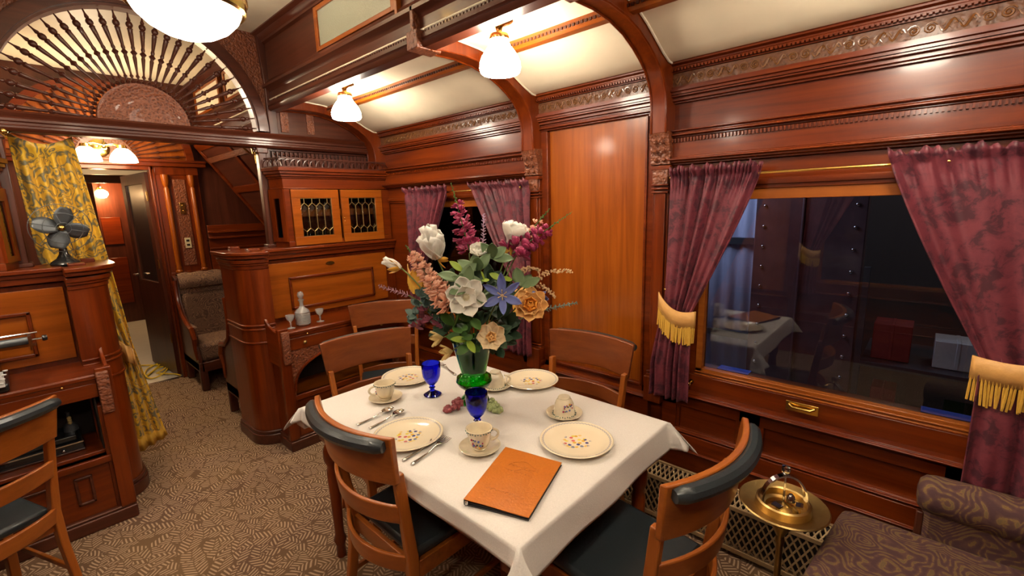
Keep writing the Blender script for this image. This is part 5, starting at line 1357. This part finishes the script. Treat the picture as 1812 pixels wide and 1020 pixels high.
for (at, lb) in (((1.130, 1.44, 1.09), 'pale yellow bloom at the left of the vase rim'), ((1.145, 1.40, 1.035), 'pale yellow bloom hanging beside the vase rim')):
    flower('freesia', lb, 'flower', at, None, lambda t, at: bloom(t, at, -CAMR + Vector((0, 0, -.2)) + tocam(at) * .5, [(5, .062, .030, .72, .2, .9)], 'petal_yellow', 'petal_gold', .006), group='pale yellow blooms')
def spike(mat, a, b_, n_, size, tipmat='leaf_mid', budfrac=.35, seed=1, wd=.03, petals=4):
    def fn(t, at):
        random.seed(seed); A_ = Vector(a); B_ = Vector(b_); q = MB(); q2 = MB(); ax = (B_ - A_).normalized()
        nn, s1, s2 = frame(ax)
        for i in range(n_):
            u = i / n_; p = A_.lerp(B_, u * (1 - budfrac)); an = i * 2.4
            sz = size * (1 - .5 * u); d = (s1 * cos(an) + s2 * sin(an)); p = p + d * wd * (1 - .6 * u)
            sz *= 1.25
            for k in range(petals + 1):
                e = (d * .8 + ax * .3 + Vector((random.uniform(-.8, .8), random.uniform(-.8, .8), random.uniform(-.8, .8)))); petal(q, p, e, ax, sz, sz * .85, .2, .8, n=4)
        for i in range(10):
            u = 1 - budfrac + budfrac * i / 10; p = A_.lerp(B_, u); an = i * 2.4; d = s1 * cos(an) + s2 * sin(an); q2.ball(p + d * .007 * (1.3 - u), .0055 * (1.5 - u), 7, 5)
        q2.tube([A_, A_.lerp(B_, .5), B_], [.003, .0025, .001], 5)
        q.build('florets', mat, t, solid=.001, angle=80); q2.build('buds', tipmat, t)
    return fn
flower('delphinium', 'tall magenta flower spike with green tip at the top of the bouquet', 'flower', (1.316, 1.465, 1.42), None, spike('petal_magenta', (1.318, 1.465, 1.43), (1.268, 1.507, 1.722), 24, .032, seed=2, budfrac=.30), group='magenta flower spikes')
flower('delphinium', 'magenta flower spike leaning right with a long green tip', 'flower', (1.41, 1.30, 1.40), None, spike('petal_magenta', (1.415, 1.305, 1.415), (1.680, 1.180, 1.582), 26, .036, seed=3, budfrac=.42, wd=.035), group='magenta flower spikes')
flower('stock', 'peach flower spike sloping down the left of the bouquet', 'flower', (1.150, 1.412, 1.22), None, spike('petal_peach', (1.150, 1.412, 1.22), (1.045, 1.54, 1.475), 34, .034, seed=4, budfrac=.15, wd=.026, petals=5), group='peach flower spikes')
flower('stock', 'small peach blossoms at the upper right, beside the magenta spike', 'flower', (1.48, 1.30, 1.45), None, spike('petal_peach', (1.48, 1.30, 1.47), (1.600, 1.24, 1.60), 8, .024, seed=5, budfrac=.35, wd=.016, petals=3), group='peach flower spikes')
for (a, b_, lb, sd) in (((1.50, 1.25, 1.30), (1.655, 1.165, 1.318), 'cream seed tassel arching out to the right', 1), ((1.45, 1.26, 1.29), (1.56, 1.18, 1.215), 'cream seed tassel drooping beside the orange rose', 2), ((1.42, 1.28, 1.33), (1.50, 1.22, 1.335), 'short cream seed tassel under the magenta spike', 3)):
    def fn(t, at, a=a, b_=b_, sd=sd):
        random.seed(sd); A_ = Vector(a); B_ = Vector(b_); M_ = A_.lerp(B_, .5) + Vector((0, 0, .035)); q = MB()
        for i in range(70):
            u = i / 70; p = A_ * (1 - u) ** 2 + M_ * 2 * u * (1 - u) + B_ * u * u; r_ = .012 * (1 - .5 * u)
            q.ball(p + Vector((random.uniform(-r_, r_), random.uniform(-r_, r_), random.uniform(-r_, r_))), .0042, 6, 4)
        q.build('seeds', 'seed', t)['kind'] = 'stuff'
    flower('seed_tassel', lb, 'dried stem', a, None, fn, group='seed tassels')
def needles(mat, a, b_, n_, ln, seed=1):
    def fn(t, at):
        random.seed(seed); A_ = Vector(a); B_ = Vector(b_); q = MB(); ax = (B_ - A_).normalized(); nn, s1, s2 = frame(ax)
        for i in range(n_):
            u = i / n_; p = A_.lerp(B_, u); an = i * 2.4; d = s1 * cos(an) + s2 * sin(an) + ax * .5; q.tube([p, p + d * ln * (1.1 - .5 * u)], [.0028, .0018], 5)
        q.tube([A_, B_], .0016, 5); q.build('florets', mat, t)
    return fn
for (a, b_, m_, lb) in (((1.085, 1.603, 1.255), (.995, 1.685, 1.302), 'mauve', 'mauve needle sprig reaching far left'), ((1.50, 1.215, 1.165), (1.672, 1.148, 1.176), 'leaf_blue', 'blue-green needle sprig reaching far right'), ((1.375, 1.44, 1.42), (1.402, 1.455, 1.585), 'lilac', 'pale lilac upright sprig before the small window')):
    flower('sprig', lb, 'sprig', a, None, needles(m_, a, b_, 34, .014), group='needle sprigs')
def leafy(mat, pts, size, seed, wd=.5, each=3, name='leaves'):
    def fn(t, at):
        random.seed(seed); q = MB()
        for p in pts:
            for k in range(each):
                d = (Vector(p) - vc).normalized() * .5 + Vector((random.uniform(-1, 1), random.uniform(-1, 1), random.uniform(-.6, .9)))
                petal(q, Vector(p), d, tocam(p) + Vector((0, 0, .6)), size * random.uniform(.8, 1.2), size * wd, random.uniform(-.3, .2), 1.0, cup=.12)
        q.build(name, mat, t, solid=.001, angle=80)
    return fn
def cam_pt(r, z, d=0):
    # r to the right and d towards the viewer from the vase axis
    p = Vector((VX, VY, z)) + CAMR * r - Vector((.733, .68, 0)) * d * -1 * -1; return tuple(p)
FOL = [('foliage_spray', 'broad mid green leaves hanging over the front of the vase', 'leaf_mid', [cam_pt(-.02, 1.10, .12), cam_pt(.0, 1.06, .12), cam_pt(-.06, 1.14, .1), cam_pt(.01, 1.16, .08)], .085, .5, 4),
       ('foliage_spray', 'bright lime leaves at the top middle of the bouquet', 'leaf_lime', [cam_pt(-.02, 1.36, .08), cam_pt(.07, 1.33, .1), cam_pt(.14, 1.32, .06), cam_pt(-.005, 1.09, .15)], .07, .42, 2),
       ('foliage_spray', 'grey-green sage leaves in the upper middle of the bouquet', 'leaf_sage', [cam_pt(-.03, 1.33, .1), cam_pt(.04, 1.36, .06), cam_pt(.0, 1.30, .12), cam_pt(.10, 1.40, .0), cam_pt(.22, 1.28, .02), cam_pt(.06, 1.26, .1)], .085, .55, 4),
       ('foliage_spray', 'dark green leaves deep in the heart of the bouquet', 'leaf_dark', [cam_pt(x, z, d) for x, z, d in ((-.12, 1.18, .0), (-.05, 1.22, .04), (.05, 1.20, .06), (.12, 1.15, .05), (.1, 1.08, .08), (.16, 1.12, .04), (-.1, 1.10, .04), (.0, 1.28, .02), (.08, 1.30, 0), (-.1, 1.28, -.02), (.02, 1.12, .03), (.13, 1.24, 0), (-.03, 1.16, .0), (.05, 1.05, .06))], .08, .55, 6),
       ('eucalyptus_spray', 'blue-green eucalyptus leaves curling at the left side', 'leaf_blue', [cam_pt(x, z, .02) for x, z in ((-.16, 1.24), (-.20, 1.25), (-.22, 1.21), (-.235, 1.17), (-.18, 1.21), (-.14, 1.19), (-.12, 1.24), (-.24, 1.14), (-.13, 1.14))], .042, .7, 7),
       ('foliage_spray', 'burgundy sprigs below the eucalyptus at the left', 'burgundy', [cam_pt(x, z, .03) for x, z in ((-.17, 1.15), (-.14, 1.13), (-.19, 1.19), (-.21, 1.13), (-.12, 1.12), (-.24, 1.12))], .034, .4, 7),
       ('foliage_spray', 'olive green leaves low on the right above the vase', 'leaf_dark', [cam_pt(x, z, .02) for x, z in ((.12, 1.05), (.10, 1.02), (.15, 1.08), (.08, 1.06))], .08, .55, 4)]
for i, (nm, lb, mt, pts, sz, wd, each) in enumerate(FOL):
    flower(nm, lb, 'foliage', pts[0], None, leafy(mt, pts, sz, 20 + i, wd, each), group='greenery of the bouquet', sr=.003)
q = MB(); petal(q, Vector(cam_pt(-.225, 1.30, 0)), (.1, -.1, -.1), tocam((1.1, 1.5, 1.3)), .10, .055, .2); petal(q, Vector(cam_pt(-.24, 1.36, 0)), (.2, -.2, -.8), tocam((1.1, 1.5, 1.3)), .09, .05, .2)
tag(q.build('autumn_leaf', 'petal_gold', solid=.001), 'golden brown curled leaf hanging below the far left bud', 'leaf')

# ================================================================== DECANTER AND CORDIAL GLASSES
SH = .833
t = thing('decanter', 'cut glass decanter with ball stopper between two cordial glasses', 'decanter', (1.272, 3.18, SH))
q = MB(); pr = [(0, 0), (.040, 0), (.046, .004)]
for i in range(9): z = .012 + .0085 * i; pr += [(.0505, z), (.0475, z + .0045)]
pr += [(.050, .092), (.040, .108), (.022, .122), (.014, .134), (.012, .15), (.014, .165), (.022, .180), (.019, .180), (.009, .163), (.009, .138), (.018, .122), (.036, .106), (.044, .09), (.042, .01), (0, .006)]
q.lathe(pr, (1.272, 3.18, SH), 28); q.build('bottle', 'clear_glass', t, angle=25)
q = MB(); q.lathe([(0, .165), (.007, .168), (.008, .184), (.014, .190), (.021, .205), (.022, .215), (.016, .232), (.0, .238)], (1.272, 3.18, SH), 10); q.build('stopper', 'clear_glass', t, smooth=False)
for (x, y, lb) in ((1.175, 3.15, 'small stemmed cordial glass left of the decanter'), (1.388, 3.17, 'small stemmed cordial glass right of the decanter')):
    q = MB(); q.lathe([(0, 0), (.026, 0), (.027, .002), (.006, .008), (.004, .022), (.008, .030), (.004, .038), (.008, .046), (.020, .058), (.027, .075), (.029, .092), (.0275, .092), (.025, .076), (.017, .060), (0, .052)], (x, y, SH), 24)
    tag(q.build('cordial_glass', 'clear_glass'), lb, 'glass', 'cordial glasses')

# ================================================================== DESK FAN, TYPEWRITER, MACHINE
FX, FY, FZ = .165, 3.50, 1.362
t = thing('desk_fan', 'black antique desk fan with grey blades before the yellow curtain', 'fan', (FX, FY, FZ))
q = MB(); q.lathe([(0, 0), (.062, 0), (.064, .008), (.058, .02), (.035, .036), (.020, .06), (.015, .10), (.015, .14), (.02, .15), (0, .155)], (FX, FY, FZ), 28); q.build('base', 'black', t)
fd = Vector((.15, -1, -.05)).normalized(); hub = Vector((FX, FY - .02, FZ + .205))
RM = Vector((0, 0, 1)).rotation_difference(fd).to_matrix()
q = MB(); q.lathe([(0, -.09), (.03, -.085), (.042, -.06), (.045, -.02), (.035, .01), (.01, .02), (.008, .05), (0, .05)], hub, 24, RM); q.bar(hub + Vector((0, 0, -.06)), hub, .02, .02, (0, 1, 0)); q.build('motor', 'black', t)
_, fa, fb = frame(fd)
q = MB()
for ch in range(4):
    an = ch * pi / 2 + .5; d = fa * cos(an) + fb * sin(an); s_ = fd.cross(d); P = []
    for i in range(9):
        u = i / 8; w = .085 * sin(pi * (.12 + .74 * u)) ** .8; row = []
        for j in range(5):
            v = -.5 + j / 4; row.append(hub + fd * (.045 + .028 * v) + d * (.012 + .100 * u) + s_ * w * v)
        P.append(row)
    q2 = MB(); q2.grid(P); q2.build('blade', 'iron', t, solid=.002, angle=80)
q.ball(hub + fd * .05, .016, 12, 8); q.build('hub_cap', 'brass', t)
q = MB()
for (rr, off) in ((.126, .045), (.080, .085), (.030, .092)): q.tube([hub + fd * off + (fa * cos(a) + fb * sin(a)) * rr for a in [2 * pi * k / 40 for k in range(40)]], .0018, 5, True)
for k in range(6):
    a = 2 * pi * k / 6; d = fa * cos(a) + fb * sin(a); q.tube([hub + fd * .092 + d * .03, hub + fd * .085 + d * .075, hub + fd * .045 + d * .126, hub + fd * .0 + d * .118, hub - fd * .03 + d * .04], .0018, 5)
q.build('wire_guard', 'iron', t)
t = thing('typewriter', 'black typewriter with chrome carriage on the writing desk shelf', 'typewriter', (-.28, 3.2, .833))
q = MB(); q.box(-.45, -.125, 3.06, 3.36, .835, .875); q.prism([(3.10, .87), (3.10, .93), (3.16, .99), (3.34, 1.0), (3.34, .87)], 0, -.43, -.145); q.build('body', 'black', t, bevel=.01)
q = MB()
for rr in range(4):
    for k in range(11): q.lathe([(0, .0), (.008, 0), (.009, .004), (0, .005)], (-.425 + k * .028 + .006 * rr, 3.03 + rr * .022, .885 + rr * .014), 10)
    q.box(-.44, -.135, 3.03 + rr * .022 - .003, 3.03 + rr * .022 + .003, .87, .884 + rr * .014)
q.build('keys', 'white', t)['kind'] = 'stuff'
q = MB(); RX = Matrix.Rotation(pi / 2, 3, 'Y')
q.lathe([(0, -.47), (.019, -.47), (.019, 0), (0, 0)], (-.035, 3.14, 1.045), 20, RX)
q.build('platen_roller', 'iron', t)
q = MB(); q.tube([(-.5, 3.14, 1.045), (.012, 3.14, 1.045)], .004, 8); q.tube([(-.5, 3.16, 1.075), (-.0, 3.16, 1.075)], .005, 8); q.bar((-.5, 3.19, 1.012), (-.01, 3.19, 1.012), .012, .014); q.box(-.035, -.022, 3.12, 3.19, 1.02, 1.075); q.bar((-.03, 3.12, 1.0), (-.03, 3.12, 1.07), .02, .006)
q.build('carriage_rail', 'chrome', t)
q = MB(); q.lathe([(0, 0), (.013, .0), (.015, .006), (.013, .018), (0, .02)], (.012, 3.14, 1.045), 16, RX); q.build('carriage_knob', 'black', t)
t = thing('adding_machine', 'black antique machine on the shelf inside the writing desk', 'machine', (-.03, 3.28, .416))
q = MB(); q.box(-.36, .078, 3.17, 3.38, .418, .468); q.box(-.34, .06, 3.19, 3.37, .468, .50); q.build('case', 'black', t, bevel=.006)
q = MB(); q.bar((-.36, 3.165, .465), (.078, 3.165, .465), .006, .006); q.bar((-.36, 3.165, .425), (.078, 3.165, .425), .006, .006); q.ball((.0, 3.163, .44), .008); q.build('chrome_edge', 'chrome', t)
q = MB(); q.lathe([(0, 0), (.03, 0), (.028, .03), (.008, .05), (.008, .10), (.012, .105), (0, .112)], (.045, 3.28, .50), 16)
for z in (.55, .563, .576): q.ball((.045, 3.268, z), .009, 8, 6)
q.build('glass_insulator', 'iron', t)
q = MB(); 
for z in (.548, .561, .574): q.ball((.045, 3.262, z), .0095, 8, 6)
q.build('beads', 'petal_yellow', t)

# ================================================================== ASHTRAY STAND
AX, AY = 1.70, .29
t = thing('ashtray_stand', 'brass smoking stand with wide dish and clear arched handle by the heater cover', 'ashtray stand', (AX, AY, 0))
q = MB(); q.lathe([(0, 0), (.12, 0), (.122, .01), (.09, .02), (.03, .03), (.016, .05), (.012, .10), (.011, .38), (.016, .40), (.012, .42), (.022, .44), (.055, .50), (.06, .52), (0, .52)], (AX, AY, 0), 28); q.build('stem', 'oldbrass', t)
q = MB(); q.lathe([(.0, .518), (.06, .516), (.11, .528), (.138, .542), (.142, .548), (.138, .552), (.11, .540), (.088, .533), (.086, .560), (.080, .564), (.074, .560), (.072, .536), (.055, .528), (.0, .532)], (AX, AY, 0), 48); q.build('dish', 'oldbrass', t)
q = MB(); q.lathe([(0, .555), (.03, .548), (.055, .535)], (AX, AY, 0), 24); q.build('inner_bowl', 'brass', t)
hd = Vector((.62, -.78, 0))
q = MB()
n = 20
for i in range(n):
    a0, a1 = pi * i / n, pi * (i + 1) / n
    p0 = Vector((AX, AY, .558)) + hd * .076 * cos(a0) + Vector((0, 0, .100 * sin(a0))); p1 = Vector((AX, AY, .558)) + hd * .076 * cos(a1) + Vector((0, 0, .100 * sin(a1)))
    q.bar(p0, p1, .020, .006, (p0 - Vector((AX, AY, .558))))
q.build('arched_handle', 'chrome', t, angle=50)
q = MB(); q.lathe([(.004, .555), (.004, .659), (.008, .664), (.014, .674), (.0155, .682), (.013, .692), (0, .696)], (AX, AY, 0), 16); q.build('knob', 'chrome', t)
q = MB(); q.lathe([(.0, .56), (.016, .562), (.013, .580), (.006, .588), (0, .588)], (AX + .01, AY - .02, 0), 12)
q.build('match_cup', 'chrome', t)
for k in (-1, 1):
    q = MB(); q.bar(Vector((AX, AY, .563)) + Vector((-.78, -.62, 0)) * .02 + hd * k * .045 , Vector((AX, AY, .563)) + Vector((-.78, -.62, 0)) * .045 + hd * k * .03, .022, .006); q.build('cigarette_rest', 'chrome', t)

# ================================================================== PAISLEY ARMCHAIR
t = thing('armchair', 'paisley upholstered armchair against the window wall at the lower right', 'armchair', (1.75, -.25, 0))
q = MB(); q.prism([(1.45, .20), (1.97, .145), (1.97, -.70), (1.43, -.70)], 2, .30, .465); q.build('seat_cushion', 'paisley', t, bevel=.035, angle=60)
q = MB(); q.prism([(1.45, .17), (1.96, .12), (1.96, -.75), (1.44, -.75)], 2, .12, .31); q.build('base', 'paisley', t, bevel=.02)
for (x0, x1) in ((1.955, 2.055), (1.33, 1.43)):
    q = MB(); q.box(x0, x1, -.80, -.075, .12, .57); ar = q.build('arm', 'tapestry' if False else 'paisley', t, bevel=.02)
    q = MB(); n = 18
    pts = [((x0 + x1) / 2 - .01, y, .60) for y in (-.055, -.060, -.075, -.10, -.2, -.4, -.78)]
    q.tube(pts, [.02, .045, .060, .066, .068, .068, .068], 20); q.build('arm_roll', 'paisley', ar, angle=70)
    q = MB(); q.box(x0 + .005, x0 + .03, -.080, -.060, .12, .54); q.build('arm_post', 'drk_z', t, bevel=.004)
q = MB(); q.prism([(-.70, .40), (-.72, .95), (-.78, 1.0), (-.88, .98), (-.86, .12), (-.74, .12)], 0, 1.36, 2.03); q.build('backrest', 'paisley', t, bevel=.03)
for (x, y) in ((1.48, .13), (1.93, .08), (1.42, -.80), (2.0, -.80)):
    q = MB(); q.box(x - .025, x + .025, y - .025, y + .025, 0, .13); q.build('leg', 'drk_z', t, bevel=.006)

# ================================================================== OUTSIDE THE WINDOWS
b = MB(); b.box(2.45, 9, -8, 9, -.32, -.30); struct(b.build('floor_workshop', 'lino', smooth=False))
t = thing('rail_wagon_side', 'dark riveted steel panel outside the wide window', 'panel', (3.5, .55, -.3))
q = MB(); q.box(3.4, 3.5, .285, .885, -.3, 2.2); q.box(3.385, 3.4, .60, .615, -.3, 2.2)
m_, nt_, b_ = newmat('rusty_steel'); b_.inputs['Base Color'].default_value = (.10, .055, .06, 1); b_.inputs['Roughness'].default_value = .5; MATS['steel'] = m_
n_ = N(nt_, 'ShaderNodeTexNoise', i_Scale=6, i_Detail=5); L(nt_, coords(nt_), n_.inputs['Vector']); r_ = ramp(nt_, [(.3, (.09, .045, .05)), (.7, (.15, .085, .09))]); L(nt_, n_.outputs[0], r_.inputs[0]); L(nt_, r_.outputs[0], b_.inputs['Base Color'])
q.build('steel_plate', 'steel', t, bevel=.005)
q = MB()
for y in (.335, .42 + .41,):
    for k in range(11): q.ball((3.4, y, .35 + k * .135), .012, 8, 6)
q.build('rivets', 'silver', t)
MATS['bluewall'] = plain('blue_grey_sheeting', (.50, .53, .70), .6, bscale=4)
t = thing('corrugated_partition', 'pale blue-grey sheeting beyond the left side of the wide window', 'partition', (3.8, 1.4, -.3))
q = MB(); P = [[(3.7 + .012 * sin(y * 60), y, z) for z in (-.3, 2.4)] for y in [.80 + i * .01 for i in range(120)]]; q.grid(P); q.build('sheet', 'bluewall', t, solid=.01)
q = MB(); 
for z in (.55, 1.28): q.box(3.66, 3.70, .8, 2.0, z, z + .05)
q.build('rail', 'iron', t)
lamp('outside_fill_point', (3.0, 1.5, 2.2), 16, .3, (.72, .8, 1), 'POINT'); lamp('outside_fill_point', (4.3, -.6, 2.6), 9, .3, (1, .85, .7), 'POINT')  # added unseen fills: cool one brightens the sheeting, warm one the rack
MATS['hallwall'] = plain('hall_wall', (.10, .075, .06), .8, bscale=3)
b = MB(); b.box(5.2, 5.3, -8, 9, -.3, 4); struct(b.build('wall_workshop', 'hallwall', smooth=False))
MATS['redcard'] = plain('red_carton', (.32, .03, .03), .6); MATS['card'] = plain('brown_carton', (.30, .20, .12), .7); MATS['greenbox'] = plain('green_carton', (.03, .10, .03), .6)
random.seed(9)
shelf = thing('storage_rack', 'dim storage rack of the workshop outside the right half of the wide window', 'rack', (3.7, -.2, -.3))
q = MB(); q.box(3.35, 3.95, -.9, .24, .60, .63); q.box(3.35, 3.95, -.9, .24, .02, .05)
for y in (-.93, .24): q.box(3.35, 3.39, y, y + .03, -.3, 1.2)
q.build('frame', 'iron', shelf)
for (nm, x, y, z, w, d, h, mt, lb, ct) in (('carton', 3.45, .06, .05, .16, .12, .40, 'redcard', 'tall red carton on the lower rack shelf outside', 'box'), ('carton', 3.45, -.14, .05, .14, .15, .26, 'card', 'brown carton beside the red one on the rack outside', 'box'),
        ('carton', 3.45, -.36, .05, .2, .2, .34, 'greenbox', 'green carton on the rack outside', 'box'), ('carton', 3.45, .02, .631, .2, .18, .22, 'redcard', 'red carton on the upper rack shelf outside', 'box'), ('carton', 3.45, -.28, .631, .2, .2, .16, 'white', 'white box on the upper rack shelf outside', 'box')):
    q = MB(); q.box(x, x + w, y, y + d, z + .002, z + h); q.box(x - .002, x + w + .002, y + d * .45, y + d * .55, z + .003, z + h + .002); tag(q.build(nm, mt, bevel=.004), lb, ct, 'cartons outside')
q = MB(); q.box(XR + .05, XR + .10, .55, .70, .765, .799); q.box(XR + .05, XR + .10, -.22, -.06, .765, .799)
for i, (a, c) in enumerate(((.57, .71), (-.20, -.04))):
    q = MB(); q.box(XR + .036, XR + .099, a, c, .797, .7995)
    tag(q.build('painters_tape', 'bluetape'), ('strip of blue tape on the outer ledge at the left of the wide window', 'strip of blue tape on the outer ledge at the right of the wide window')[i], 'tape', 'blue tape strips')
